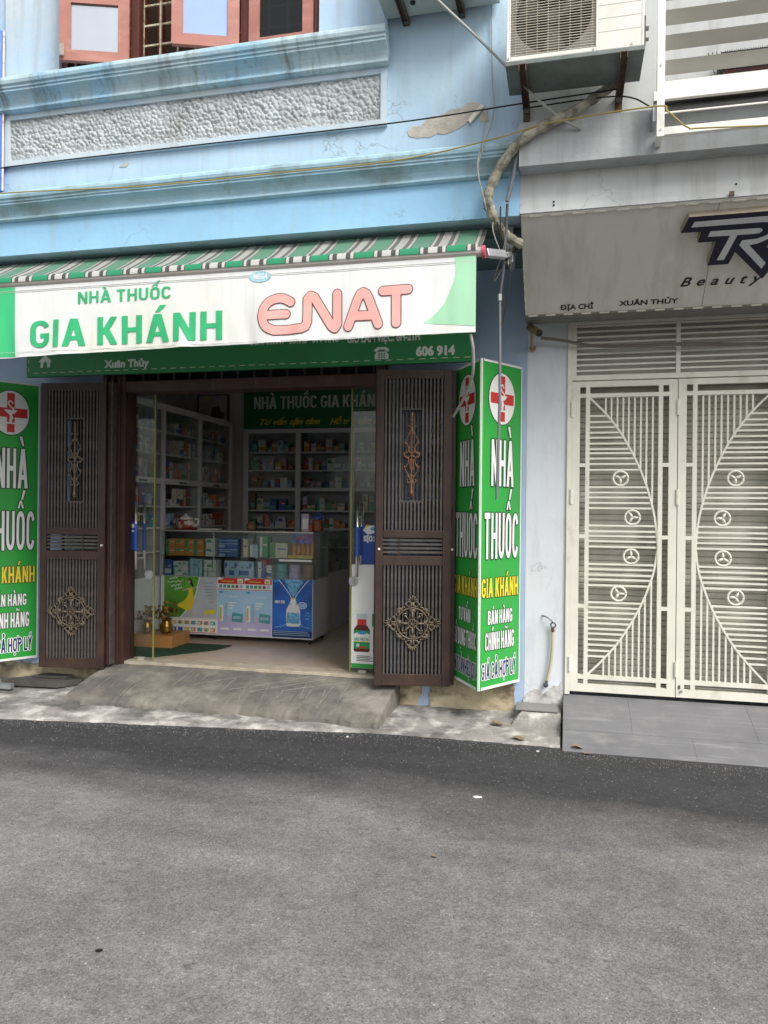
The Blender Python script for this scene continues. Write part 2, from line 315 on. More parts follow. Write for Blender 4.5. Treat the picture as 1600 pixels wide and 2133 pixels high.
def glyphs(body, off=0, shear=0, space=1):
    c = bpy.data.curves.new('t', 'FONT'); c.body = body; c.size = 1; c.offset = off; c.shear = shear; c.resolution_u = 4; c.space_character = space
    o = bpy.data.objects.new('t', c); col.objects.link(o)
    me = bpy.data.meshes.new_from_object(o.evaluated_get(bpy.context.evaluated_depsgraph_get()))
    vs = [(v.co.x, v.co.y) for v in me.vertices]; fs = [tuple(p.vertices) for p in me.polygons]
    bpy.data.objects.remove(o); bpy.data.curves.remove(c); bpy.data.meshes.remove(me); return vs, fs
CAP = max(y for x, y in glyphs('H')[0])
def text(parent, body, m, O, U, V, u0, u1, v0, v1, eps=.003, bold=0, outline=None, ow=.006, shear=0, space=1, horn=None, slope=0, name='lettering', depth=0):
    # lettering on the plane O,U,V (U right, V up as read); v0 baseline, v1 cap height
    N = U.cross(V).normalized(); off = .02 if bold else .006; vs, fs = glyphs(body, off, shear, space)
    if not vs: return
    xa, xb = min(x for x, y in vs), max(x for x, y in vs); su = (u1-u0)/(xb-xa); sv = (v1-v0)/CAP
    mb = MB()
    def put(du, dv, e, mm):
        mb.add([O+U*(u0+(x-xa)*su+du)+V*(v0+y*sv+dv+slope*((x-xa)*su))+N*e for x, y in vs], fs, mm)
    e = eps
    if outline:
        for k in range(8): put(math.cos(k*math.pi/4)*ow, math.sin(k*math.pi/4)*ow, e+k*.00006, outline)
        e += .001
    bold = max(0, bold-.02*sv); sh = [(0, 0)]+([(math.cos(k*math.pi/4)*bold, math.sin(k*math.pi/4)*bold) for k in range(8)] if bold > .0004 else [])
    for k, (a, b) in enumerate(sh): put(a, b, e+k*.00006, m)
    return mb.build(name, m, parent)
def stroke(mb, pts, wd, O, U, V, e, m):       # round-capped flat stroke in the plane
    N = U.cross(V).normalized(); P = [Vector((p[0], p[1])) for p in pts]
    for i in range(len(P)-1):
        t = (P[i+1]-P[i])
        if t.length < 1e-6: continue
        n = Vector((-t.y, t.x)).normalized()*wd/2
        q = [P[i]+n, P[i]-n, P[i+1]-n, P[i+1]+n]
        mb.add([O+U*a.x+V*a.y+N*(e+.00001*(i % 7)) for a in q], [(0, 1, 2, 3)], m)
    for i, p in enumerate(P):
        mb.add([O+U*(p.x+math.cos(a*math.pi/8)*wd/2)+V*(p.y+math.sin(a*math.pi/8)*wd/2)+N*(e+.0001+.00001*(i % 7)) for a in range(16)], [tuple(range(16))], m)
def disc(mb, c, ru, rv, O, U, V, e, m, n=32):
    N = U.cross(V).normalized()
    mb.add([O+U*(c[0]+math.cos(2*math.pi*i/n)*ru)+V*(c[1]+math.sin(2*math.pi*i/n)*rv)+N*e for i in range(n)], [tuple(range(n))], m)
def quad(mb, u0, u1, v0, v1, O, U, V, e, m):
    N = U.cross(V).normalized(); mb.add([O+U*u+V*v+N*e for u, v in ((u0, v0), (u1, v0), (u1, v1), (u0, v1))], [(0, 1, 2, 3)], m)
VX, VZ = Vector((1, 0, 0)), Vector((0, 0, 1))
# heavy sign-writer capitals drawn with an elliptical pen: paths (centre line) and polygons in a cell of height 1
import unicodedata
def heavy(ch, sx=.19, sy=.16):
    base = unicodedata.normalize('NFD', ch); b, marks = base[0], base[1:]
    W = {'I': sx, 'N': .66, 'H': .64, 'A': .70, 'T': .58, 'L': .50, 'E': .52, 'M': .8, '-': .35}.get(b, .62)
    hx, hy = sx/2, sy/2; P, S = [], []          # polygons, strokes
    box = lambda x0, x1, y0, y1: P.append([(x0, y0), (x1, y0), (x1, y1), (x0, y1)])
    diag = lambda x0, y0, x1, y1, k=1.12: P.append([(x0-hx*k, y0), (x0+hx*k, y0), (x1+hx*k, y1), (x1-hx*k, y1)])
    def arc(cx, cy, rx, ry, a0, a1, n=12): return [(cx+rx*math.cos(R(a0+(a1-a0)*i/n)), cy+ry*math.sin(R(a0+(a1-a0)*i/n))) for i in range(n+1)]
    rx, ry = W/2-hx, .30-hy; c = W/2; t = .70; u = .30
    if b in 'OQ': S.append(arc(c, t, rx, ry, 0, 180)+arc(c, u, rx, ry, 180, 360)+[(W-hx, t)])
    if b == 'Q': diag(W*.62, .22, W*.92, -.08)
    if b in 'CG': S.append(arc(c, t, rx, ry, 12, 180)+arc(c, u, rx, ry, 180, 348 if b == 'C' else 360))
    if b == 'G': box(W-sx, W, .28, .52); box(c, W-sx, .52-sy, .52)
    if b == 'U': S.append([(hx, 1), (hx, u)]+arc(c, u, rx, ry, 180, 360)[1:]+[(W-hx, 1)])
    if b in 'NHKLBDPEM': box(0, sx, 0, 1)
    if b in 'NHM': box(W-sx, W, 0, 1)
    if b == 'N': diag(hx*1.1, 1, W-hx*1.1, 0)
    if b == 'M': diag(hx, 1, c, .2); diag(W-hx, 1, c, .2)
    if b == 'H': box(sx, W-sx, .5-hy, .5+hy)
    if b == 'I': box(0, sx, 0, 1)
    if b == 'T': box(0, W, 1-sy, 1); box(c-hx, c+hx, 0, 1-sy)
    if b == 'L': box(sx, W, 0, sy)
    if b == 'E': box(sx, W, 0, sy); box(sx, W, 1-sy, 1); box(sx, W*.9, .5-hy, .5+hy)
    if b == 'A': diag(hx, 0, c-hx*.15, 1); diag(W-hx, 0, c+hx*.15, 1); box(W*.24, W*.76, .22, .22+sy*.9)
    if b == 'V': diag(hx, 1, c-hx*.15, 0); diag(W-hx, 1, c+hx*.15, 0)
    if b == 'Y': diag(hx, 1, c, .42); diag(W-hx, 1, c, .42); box(c-hx, c+hx, 0, .45)
    if b == 'K': diag(W-hx*1.2, 1, sx+hx*.2, .40); diag(W-hx*1.1, 0, W*.42, .58)
    if b == 'D': S.append([(sx, 1-hy)]+arc(c*.8, .68, W-hx-c*.8, .32-hy, 90, 0)+arc(c*.8, .32, W-hx-c*.8, .32-hy, 0, -90)+[(sx, hy)])
    if b in 'PB': S.append([(sx, 1-hy), (c, 1-hy)]+arc(c, .745, W-hx-c, .255-hy, 90, -90)+[(sx, .49+hy)])
    if b == 'B': S.append([(sx, .52), (c, .52)]+arc(c, .26+hy*.2, W-hx-c, .26-hy*.8, 90, -90)+[(sx, hy)])
    if b == 'S': S.append(arc(c, .745, rx, .255-hy, 15, 180)[:-2]+[(hx+.01, .70), (hx+.05, .60), (W-hx-.05, .42), (W-hx-.01, .32)]+arc(c, .255, rx, .255-hy, 10, -165))
    y = 1.07; cc = c
    for m in marks:
        k = ord(m)
        if k == 0x302: P.append([(c-.24, y), (c-.10, y), (c+.04, y+.20), (c-.06, y+.20)]); P.append([(c+.24, y), (c+.10, y), (c-.04, y+.20), (c+.06, y+.20)]); y += .22; cc = c+.10
        if k == 0x301: P.append([(cc-.08, y), (cc+.06, y), (cc+.26, y+.24), (cc+.06, y+.24)])
        if k == 0x300: P.append([(cc+.08, y), (cc-.06, y), (cc-.26, y+.24), (cc-.06, y+.24)])
        if k == 0x303: S.append([(c-.26, y+.06), (c-.16, y+.15), (c-.04, y+.14), (c+.06, y+.07), (c+.16, y+.07), (c+.26, y+.17)])
        if k == 0x309: S.append([(c-.10, y+.22), (c+.04, y+.26), (c+.10, y+.18), (c, y+.11), (c, y+.02)])
        if k == 0x323: P.append(arc(c, -.17, .10, .09, 0, 330, 11))
        if k == 0x31b: S.append([(W-.10, .90), (W+.08, .93), (W+.16, 1.02), (W+.15, 1.14)])
    pen = [(.5 if len(p) == 6 and p[0][1] > 1 or (len(p) <= 5 and p[-1][1] > .9 and p[0][0] > W*.5 and b in 'UO' and len(p) < 5) else 1) for p in S]
    for p, f in zip(S, pen):
        L = []
        for i in range(len(p)):
            a, d = p[max(i-1, 0)], p[min(i+1, len(p)-1)]; tx, ty = d[0]-a[0], d[1]-a[1]; l = math.hypot(tx, ty) or 1; nx, ny = -ty/l, tx/l
            L.append(((p[i][0]+nx*hx*f, p[i][1]+ny*hy*f), (p[i][0]-nx*hx*f, p[i][1]-ny*hy*f)))
        for (a, b2), (c2, d) in zip(L, L[1:]): P.append([a, b2, d, c2])
    return P, W
def block(parent, body, m, O, U, V, u0, u1, v0, v1, eps=.003, outline=None, ow=.006, sx=.19, sy=.16, gap=.10, name='lettering'):
    N = U.cross(V).normalized(); x = 0; out = []
    for ch in body:
        if ch == ' ': x += .26; continue
        P, W = heavy(ch, sx, sy); out.append([[(a+x, b) for a, b in p] for p in P]); x += W+gap
    su = (u1-u0)/(x-gap); sv = v1-v0; mb = MB()
    def put(du, dv, e, mm):
        for gi, g in enumerate(out):
            for k, p in enumerate(g): mb.add([O+U*(u0+a*su+du)+V*(v0+b*sv+dv)+N*(e+.00004*(k % 12)) for a, b in p], [tuple(range(len(p)))], mm)
    if outline:
        for k in range(8): put(math.cos(k*math.pi/4)*ow, math.sin(k*math.pi/4)*ow, eps+k*.00001, outline)
        eps += .0012
    put(0, 0, eps, m); return mb.build(name, m, parent)

# ================================================================== the setting
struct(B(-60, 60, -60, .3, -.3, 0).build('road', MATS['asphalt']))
EDGE = [(-9, -1.5), (-5.2, -1.12), (-3.92, -.96), (-2.42, -.77), (-1.2, -.60), (-.6, -.59), (-.03, -.60)]
def edge(x):
    for (a, b), (c, e) in zip(EDGE, EDGE[1:]):
        if x <= c: return b+(e-b)*(x-a)/(c-a)
    return EDGE[-1][1]
def pavement():
    mb = MB(); nx, ny = 230, 16; X0, X1 = -9, -.035
    def h(x, y, t):
        return .012+.05*t+.010*noise.noise((x*3, y*5, 1))+.006*noise.noise((x*11, y*13, 4))+.018*max(0, noise.noise((x*2, y*3, 9)))*t
    vs = []
    for i in range(nx+1):
        x = X0+(X1-X0)*i/nx; e = edge(x)+.025*noise.noise((x*4, 0, 3))+.012*noise.noise((x*17, 0, 5))
        vs.append((x, e-.006, -.02))
        for j in range(ny+1):
            t = j/ny; y = e+(.02-e)*t; vs.append((x, y, h(x, y, t)))
    k = ny+2
    mb.add(vs, [(i*k+j, (i+1)*k+j, (i+1)*k+j+1, i*k+j+1) for i in range(nx) for j in range(k-1)])
    mb.smooth = True
    return struct(mb.build('pavement', CONC))
pavement()
def shop_ramp():
    mb = MB(); nx, ny = 90, 16; xa, xb = -3.72, -1.215; vs = []
    def pt(i, j):
        s = i/nx; t = j/ny
        yb = -.552-.012*math.sin(s*7)+.022*noise.noise((s*20, 0, 0))+.012*noise.noise((s*70, 0, 3)); x0 = xa+.09*t-.02*math.sin(t*4); x1 = xb-.035*(1-t)
        x = x0+(x1-x0)*s; y = yb+(-.004-yb)*t
        z = .062+.178*min(1, (t/.93))**.95+.006*noise.noise((x*4, y*6, 2))+.005*noise.noise((x*18, y*18, 5))
        if j == 0: z = .0
        if j == 1: y = yb+.012; z = .050+.010*noise.noise((x*9, 0, 8))
        return (x, y, z)
    vs = [pt(i, j) for i in range(nx+1) for j in range(ny+1)]; k = ny+1
    fs = [(i*k+j, (i+1)*k+j, (i+1)*k+j+1, i*k+j+1) for i in range(nx) for j in range(ny)]
    mb.add(vs, fs)
    for i in (0, nx):
        side = [pt(i, j) for j in range(ny+1)]; low = [(x, y, 0) for x, y, z in side]
        mb.add(side+low, [(j, j+1, k+j+1, k+j) for j in range(ny)])
    o = struct(mb.build('shop_ramp', RAMPC))
    g = MB()            # scored grip lines, tooled into the wet concrete
    def sl(s, t):
        i, j = s*nx, t*ny; i0, j0 = min(int(i), nx-1), min(int(j), ny-1)
        a, b = Vector(pt(i0, j0)), Vector(pt(i0+1, j0+1)); return Vector((a.x+(b.x-a.x)*(i-i0), a.y+(b.y-a.y)*(j-j0), a.z+(b.z-a.z)*((j-j0))+.0015))
    r2 = random.Random(5)
    for q in range(25):
        s0 = .06+.036*q; d1 = r2.uniform(-.02, .05); ta = r2.uniform(.08, .35); tb = r2.uniform(.6, .93)
        if r2.random() < .2: continue
        pts = [sl(min(.98, s0+d1*(1-t)), t) for t in [ta+(tb-ta)*k/5 for k in range(6)]]
        g.tube(pts, .0028, 4)
    for s0, s1, t0, t1 in ((.50, .72, .45, .88), (.52, .78, .35, .86), (.66, .86, .5, .85), (.36, .5, .5, .8)):
        g.tube([sl(s0+(s1-s0)*k/6, t0+(t1-t0)*k/6) for k in range(7)], .0028, 4)
    stuff(g.build('scored_line', mat('score_line', (.23, .21, .185), .95, var=.35, scale=20), o))
shop_ramp()
def gate_ramp():
    o = struct(MB().profile([(0, 0), (0, .205), (-.675, -.004), (-.675, -.02), (0, -.02)], -.022, 3.2).build('gate_ramp', mat('joint_grey', (.145, .145, .15), .9)))
    me = None
    Us = Vector((0, -.675, -.209)).normalized(); Nn = Vector((0, -.209, .675)).normalized()
    for r, (a, b) in enumerate(((.0, .455), (.4565, .70))):
        xs = [-.02, .42, 1.18, 1.94, 2.70, 3.2] if r == 0 else [-.02, .78, 1.54, 2.30, 3.2]
        for x0, x1 in zip(xs, xs[1:]):
            O = Vector((0, 0, .205)); mb = MB(); p = []
            for x, s in ((x0+.0006, a), (x1-.0006, a), (x1-.0006, b), (x0+.0006, b)):
                q = O+Us*s; p.append((x, q.y, q.z))
            tt = .006+rnd.uniform(0, .001)
            mb.add(p+[(x, y+Nn.y*tt, z+Nn.z*tt) for x, y, z in p], [(0, 1, 2, 3), (4, 5, 6, 7), (0, 1, 5, 4), (1, 2, 6, 5), (2, 3, 7, 6), (3, 0, 4, 7)])
            mb.build('tile', SLATE, o)
gate_ramp()
def shop_floor():
    o = struct(B(-4.62, -1.12, .16, 3.12, .0, .252).build('shop_floor', mat('grout', (.20, .17, .14), .9)))
    me = B(0, .497, 0, .497, 0, .008).mesh('tile', FTILE)
    for i in range(7):
        for j in range(6):
            shared('tile', me, o, (-4.615+.5*i, .163+.5*j, .252))
shop_floor()

# ================================================================== blue shop house
H = empty('shop_house', (-2.2, 0, 0), 'pale blue two-storey shop house with weathered cornices above the pharmacy', 'building')
WX0, WX1, WZ0, WZ1 = -3.44, -1.56, 4.44, 5.9
w_ = B(-9, WX0, -1, -.8, 3.28, 7.5); w_.box(WX1, -.298, -1, -.8, 3.28, 7.5); w_.box(WX0, WX1, -1, -.8, 3.28, WZ0); w_.box(WX0, WX1, -1, -.8, WZ1, 7.5)
w_.build('upper_wall', BLUE, H)
bx('fascia', FASCIA, H, -9, -.2985, -1.006, -1.0005, 3.279, 3.55)
b_ = B(-3.875, WX0, -1.03, -1.0005, 4.22, 7.4); b_.box(WX1, -1.115, -1.03, -1.0005, 4.22, 7.4); b_.box(WX0, WX1, -1.03, -1.0005, 4.22, WZ0-.001)
b_.box(-3.875, -1.115, -1.03, -1.0005, 3.90, 3.935); b_.box(-3.875, -3.835, -1.03, -1.0005, 3.935, 4.22); b_.box(-1.155, -1.115, -1.03, -1.0005, 3.935, 4.22)
b_.build('window_bay', PALEB, H)
def relief():
    x0, x1, z0, z1 = -3.835, -1.155, 3.935, 4.22; nx, nz = 620, 68; r3 = random.Random(3); cell = .030
    dabs = {}
    for i in range(int((x1-x0)/cell)+1):
        for j in range(int((z1-z0)/cell)+2):
            cx = x0+(i+(.5 if j % 2 else 0)+r3.uniform(-.3, .3))*cell; cz = z0+(j+r3.uniform(-.3, .3))*cell*.9
            dabs.setdefault((int((cx-x0)/.05), int((cz-z0)/.05)), []).append((cx, cz, r3.uniform(.015, .030), r3.uniform(-.5, .5), r3.uniform(.5, 1)))
    def h(x, z):
        best = 0; a, b = int((x-x0)/.05), int((z-z0)/.05)
        for p in (a-1, a, a+1):
            for q in (b-1, b, b+1):
                for cx, cz, rr, rot, am in dabs.get((p, q), ()):
                    dx, dz = x-cx, z-cz; u = dx*math.cos(rot)+dz*math.sin(rot); v = -dx*math.sin(rot)+dz*math.cos(rot)
                    e = (u/rr)**2+(v/(rr*1.3))**2
                    if e < 1: best = max(best, am*(1-e)**.8*(.50+.62*v/rr+.25*u/rr))
        return best
    vs = []; flat = lambda z: min(1, max(0, (z-z0-.02)/.05))
    for i in range(nx+1):
        x = x0+(x1-x0)*i/nx
        for j in range(nz+1):
            z = z0+(z1-z0)*j/nz; sm = .45+.55*min(1, max(0, (z-z0-.03-.05*noise.noise((x*2, 0, 0)))/.05))
            vs.append((x, -1.003-.026*max(0, h(x, z))*sm-.003*noise.noise((x*60, z*60, 0)), z))
    k = nz+1; mb = MB().add(vs, [(i*k+j, (i+1)*k+j, (i+1)*k+j+1, i*k+j+1) for i in range(nx) for j in range(nz)])
    stuff(mb.build('relief_panel', RELIEF, H))
relief()
def cornice(x0, x1, zt, s, m, y=-1.0, end=True):
    pr = [(0, .0), (-.05, .0), (-.105, -.010), (-.126, -.026), (-.130, -.048), (-.124, -.068), (-.110, -.075), (-.110, -.090), (-.100, -.092), (-.100, -.108), (-.088, -.112),
          (-.070, -.122), (-.050, -.142), (-.038, -.166), (-.032, -.186), (-.046, -.188), (-.046, -.204), (-.036, -.206), (-.030, -.212), (0, -.214)]
    mb = MB(); n = len(pr); k = max(2, int((x1-x0)/.05)); vs = []
    for i in range(k+1):
        x = x0+(x1-x0)*i/k
        for a, b in pr: vs.append((x, y+a*s+.003*noise.noise((x*3, a*9, b*9)), zt+b*s+.004*noise.noise((x*1.5, 0, 7))))
    mb.add(vs, [(i*n+j, (i+1)*n+j, (i+1)*n+j+1, i*n+j+1) for i in range(k) for j in range(n-1)]+[tuple(range(n)), tuple(range(k*n, k*n+n))])
    return mb.build('cornice', m, H)
cornice(-3.98, -1.10, 4.472, 1.0, CORN, -1.03)
cornice(-9, -.301, 3.70, .88, CORN2, -1.0)
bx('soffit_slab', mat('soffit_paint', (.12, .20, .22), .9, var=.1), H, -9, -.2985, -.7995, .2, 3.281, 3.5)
g_ = B(-9, -3.66, 0, .16, 0, 3.28); g_.box(-1.36, -.2985, 0, .16, 0, 3.28); g_.box(-3.66, -1.36, 0, .16, 2.78, 3.28); g_.box(-3.66, -1.36, 0, .16, 0, .232)
g_.build('ground_wall', GBLUE, H)
# stained bare plinth
def rough_patch(name, pts, y, m, parent, th=.012, seed=0, ext=.012):
    r4 = random.Random(seed); P = []
    for (a, b), (c, e) in zip(pts, pts[1:]+pts[:1]):
        L = math.hypot(c-a, e-b); k = max(1, int(L/.03))
        for i in range(k): t = i/k; P.append((a+(c-a)*t+r4.uniform(-ext, ext), b+(e-b)*t+r4.uniform(-ext, ext)))
    mb = MB(); mb.prism(P, Vector((0, y, 0)), VX, VZ, 0, th, m); return mb.build(name, m, parent)
rough_patch('bare_plinth', [(-.99, .03), (-.99, .30), (-.37, .29), (-.36, .03)], -.0005, PLINTH, H, .014, 1)
rough_patch('bare_plinth', [(-1.22, .03), (-1.22, .24), (-1.06, .24), (-1.04, .16), (-1.10, .03)], -.0005, PLINTH, H, .010, 2)
rough_patch('bare_plinth', [(-6.5, .03), (-6.5, .20), (-4.25, .20), (-4.05, .17), (-3.78, .22), (-3.76, .03)], -.0005, PLINTH, H, .012, 3, .02)
rough_patch('bare_plaster_patch', [(-.985, 3.862), (-.95, 3.885), (-.90, 3.878), (-.875, 3.915), (-.83, 3.938), (-.79, 3.930), (-.72, 3.955), (-.66, 3.962), (-.62, 3.985), (-.555, 3.985), (-.535, 3.965), (-.585, 3.90), (-.64, 3.855), (-.70, 3.825), (-.76, 3.812), (-.80, 3.826), (-.85, 3.808), (-.92, 3.806), (-.985, 3.828)], -1.0005, PLASTER, H, .003, 4, .006)
rough_patch('bare_plaster_patch', [(-.545, 3.865), (-.545, 3.925), (-.492, 3.945), (-.488, 3.86)], -1.0005, PLASTER, H, .003, 5, .004)
rough_patch('bare_plaster_patch', [(-2.99, 3.822), (-2.945, 3.846), (-2.905, 3.845), (-2.93, 3.818)], -1.0005, PLASTER, H, .003, 6, .004)
fl = MB()     # paint skin curling away from the bare patch
for i in range(9):
    t = i/8; x = -.535-.085*t; z = 3.972-.092*t
    fl.v += [(x, -1.004, z), (x+.012, -1.016-.004*math.sin(i), z-.010), (x+.020, -1.022-.006*math.sin(i*1.7), z-.026), (x+.016, -1.012, z-.036)]
for i in range(8):
    for j in range(3): fl.f.append([i*4+j, (i+1)*4+j, (i+1)*4+j+1, i*4+j+1]); fl.m.append(0)
fl.build('paint_flake', mat('cream_flake', (.70, .66, .55), .8), H)
# bare white wall beyond the bay to the left, room behind the door
i_ = B(-4.72, -4.62, .16, 3.12, .0, 3.05); i_.box(-1.12, -1.02, .16, 3.12, 0, 3.05); i_.box(-4.72, -1.02, 3.12, 3.22, 0, 3.05)
i_.build('interior_wall', INW, H)
bx('ceiling', CEIL, H, -4.72, -1.02, .1605, 3.22, 3.05, 3.15)
bx('threshold', STONE, H, -3.60, -1.36, -.03, .1595, .2325, .262, bev=.004)
# door frame and transom grille
f_ = B(-3.665, -3.52, -.05, .12, .2325, 2.775); f_.box(-1.415, -1.335, -.05, .12, .2625, 2.775); f_.box(-3.52, -1.415, -.045, .12, 2.455, 2.545); f_.box(-3.52, -1.415, -.045, .12, 2.74, 2.775)
f_.box(-3.70, -3.665, -.09, .0, .2325, 2.60); f_.box(-3.64, -3.61, -.075, -.05, .2325, 2.60); f_.box(-3.585, -3.56, -.065, -.05, .2325, 2.60)
fr = f_.build('door_frame', FRAMEB, H, bev=.004)
for i in range(15): bx('transom_bar', BARS, fr, -3.42+.14*i, -3.405+.14*i, .03, .05, 2.5455, 2.7395)
bx('transom_glass', GLASSD, fr, -3.52, -1.415, .07, .075, 2.5455, 2.7395)
# upstairs window
wf = B(WX0, WX0+.045, -1.0, -.86, WZ0, WZ1); wf.box(WX1-.045, WX1, -1.0, -.86, WZ0, WZ1); wf.box(WX0+.045, WX1-.045, -1.0, -.86, WZ0, WZ0+.05)
for x in (-2.885, -2.085): wf.box(x-.03, x+.03, -.99, -.86, WZ0+.05, WZ1)
WIN = wf.build('window', DKRED, H, bev=.004)
def sash(p0, p1, z0, z1, bars, glass, m=PINKW):
    a, b = Vector((p0[0], p0[1], 0)), Vector((p1[0], p1[1], 0)); U = (b-a).normalized(); L = (b-a).length; O = Vector((a.x, a.y, z0)); hh = z1-z0; t = .038; fw = .072
    mb = MB()
    for u0, u1, v0, v1 in [(0, fw, 0, hh), (L-fw, L, 0, hh), (fw, L-fw, 0, fw), (fw, L-fw, hh-fw, hh)]+[(fw, L-fw, v-.022, v+.022) for v in bars]:
        mb.prism([(u0, v0), (u1, v0), (u1, v1), (u0, v1)], O, U, VZ, -t/2, t/2)
    s = mb.build('sash', m, WIN, bev=.003)
    g = MB(); g.prism([(fw, fw), (L-fw, fw), (L-fw, hh-fw), (fw, hh-fw)], O, U, VZ, -.004, .004); g.build('pane', glass, WIN); return s
sash((-3.345, -1.15), (-2.915, -1.005), 4.505, 5.6, (.41, .80), GLASSM)
sash((-2.52, -1.15), (-2.115, -1.005), 4.505, 5.6, (.62,), GLASSB)
sash((-2.05, -.985), (-1.61, -.985), 4.495, 5.6, (.62,), GLASSD)
for i in range(13):
    bx('grille_bar', GRILLE, WIN, -2.85+.131*i-.54, -2.838+.131*i-.54, -.93, -.918, WZ0+.05, 5.6)
for i in range(9): bx('grille_bar', GRILLE, WIN, -3.395, -1.605, -.9175, -.9065, 4.535+.137*i, 4.547+.137*i)
bx('dark_room_board', DKROOM, WIN, -3.6, -1.4, -.62, -.60, 4.3, 6)  # dark board added to stand in for the unlit room behind the window
bx('inner_jamb', mat('inner_red', (.22, .045, .03), .5), WIN, -2.80, -2.765, -.84, -.80, WZ0+.05, 5.6)
bx('latch', ALU, WIN, -3.325, -3.30, -1.185, -1.170, 4.525, 4.60)

# ================================================================== neighbouring white house
N_ = empty('neighbour_house', (.8, 0, 0), 'white rendered neighbouring house with grey ledge above the beauty sign', 'building')
bx('upper_wall', WHITEW, N_, -.297, 5, -1, -.8, 3.285, 7.5)
bx('grey_ledge', GREYL, N_, -.297, 5, -1.13, -1.0005, 3.515, 3.765)
c_ = B(-.297, -.012, 0, .2, 0, 3.4); c_.build('column', LILAC, N_)
bx('upper_slab', mat('slab_grey', (.3, .3, .3), .9), N_, -.297, 5, -.7995, .2, 3.29, 3.5)
bx('rear_wall', WHITEW, N_, -.297, 5, .5, .6, 0, 3.4)
bx('side_pier', LILAC, N_, 1.50, 5, 0, .2, 0, 3.29)
bx('gap_seam', mat('seam_dark', (.03, .03, .03), .9), N_, -.2975, -.2972, -1.0, 0, 3.3, 7.4)
bx('lower_wall_strip', WHITEW, N_, -.297, 5, -1.012, -1.0005, 3.286, 3.302)
for x, z in ((-.10, 3.345), (-.10, 3.325), (.9, 3.36)): MB().tube([(x, -1.004, z), (x, -1.0, z)], .006, 8).build('wall_hole', BLACK, N_)

rough_patch('broken_render', [(-.292, .09), (-.292, .20), (-.22, .235), (-.15, .21), (-.08, .26), (-.02, .29), (-.018, .09)], -.0005, mat('broken_plaster', (.50, .49, .47), .95, var=.2, scale=20, bump=.8, bscale=40, stain=(.16, .15, .14), samt=.8, sscale=(9, 9, 9)), N_, .012, 8, .014)
# crumbled concrete step with a loose tile
def lump():
    mb = MB(); nx, ny = 20, 14; vs = []
    for i in range(nx+1):
        for j in range(ny+1):
            x = -.37+.335*i/nx; y = -.30+.31*j/ny; e = min(1, min((x+.37)/.07, (y+.30)/.06)); e = max(0, e)
            vs.append((x, y, .02+.10*e**.6+.008*noise.noise((x*14, y*14, 2))))
    k = ny+1; mb.add(vs, [(i*k+j, (i+1)*k+j, (i+1)*k+j+1, i*k+j+1) for i in range(nx) for j in range(ny)]); return struct(mb.build('concrete_step', CONC))
lump()
tag(B(-.345, -.055, -.215, -.02, .126, .138).build('loose_tile', mat('loose_tile_grey', (.22, .21, .205), .7, var=.12), bev=.002), 'loose grey floor tile lying on crumbled step below the wall', 'tile')
# ================================================================== awning over the shop
AW = empty('roller_awning', (-2.2, -1.45, 2.9), 'green, white and grey striped roller awning with printed white valance over the shop', 'awning')
AX0, AX1 = -4.6, -.50
def fabric():
    mb = MB(); nx, ny = 164, 14; vs = []
    for i in range(nx+1):
        x = AX0+(AX1-AX0)*i/nx
        for j in range(ny+1):
            t = j/ny; y = -1.43+.54*t; z = 2.956+.19*t+.112*t*t+.006*math.sin(x*5+1)*math.sin(math.pi*t)+.004*noise.noise((x*3, t*2, 0))
            vs.append((x, y, z))
    k = ny+1; mb.add(vs, [(i*k+j, (i+1)*k+j, (i+1)*k+j+1, i*k+j+1) for i in range(nx) for j in range(ny)]); mb.smooth = True
    return mb.build('cloth', MATS['awning_faded'], AW)
fabric()
wr = MB(); a_ = [(-1.425, 2.957), (-1.445, 2.968), (-1.468, 2.966), (-1.482, 2.952), (-1.484, 2.928)]
k_ = len(a_); wr.add([(x, y, z) for x in (AX0, AX1+.006) for y, z in a_], [(j, j+1, k_+j+1, k_+j) for j in range(k_-1)]); wr.smooth = True
wr.build('wrapped_hem', MATS['awning_stripes'], AW)
o = MB().tube([(AX0, -1.452, 2.925), (AX1+.03, -1.452, 2.925)], .027, 16).build('front_bar', ALU, AW)
MB().tube([(AX1+.03, -1.452, 2.925), (AX1+.048, -1.452, 2.925)], .034, 16).build('end_cap', mat('pink_cap', (.55, .10, .14), .5), AW)
MB().tube([(AX0, -.868, 3.235), (AX1+.04, -.868, 3.235)], .033, 12).build('roller', mat('dark_roller', (.03, .06, .05), .6), AW)
br = MB(); br.bar((-.45, -1.43, 2.925), (-.36, -1.30, 2.95), .045, .03); br.bar((-.36, -1.30, 2.95), (-.37, -.80, 3.12), .035, .03); br.build('folding_arm', STEEL, AW, bev=.003)
br = B(-.385, -.345, -.86, -.72, 3.05, 3.279); br.build('arm_bracket', STEEL, AW, bev=.003)
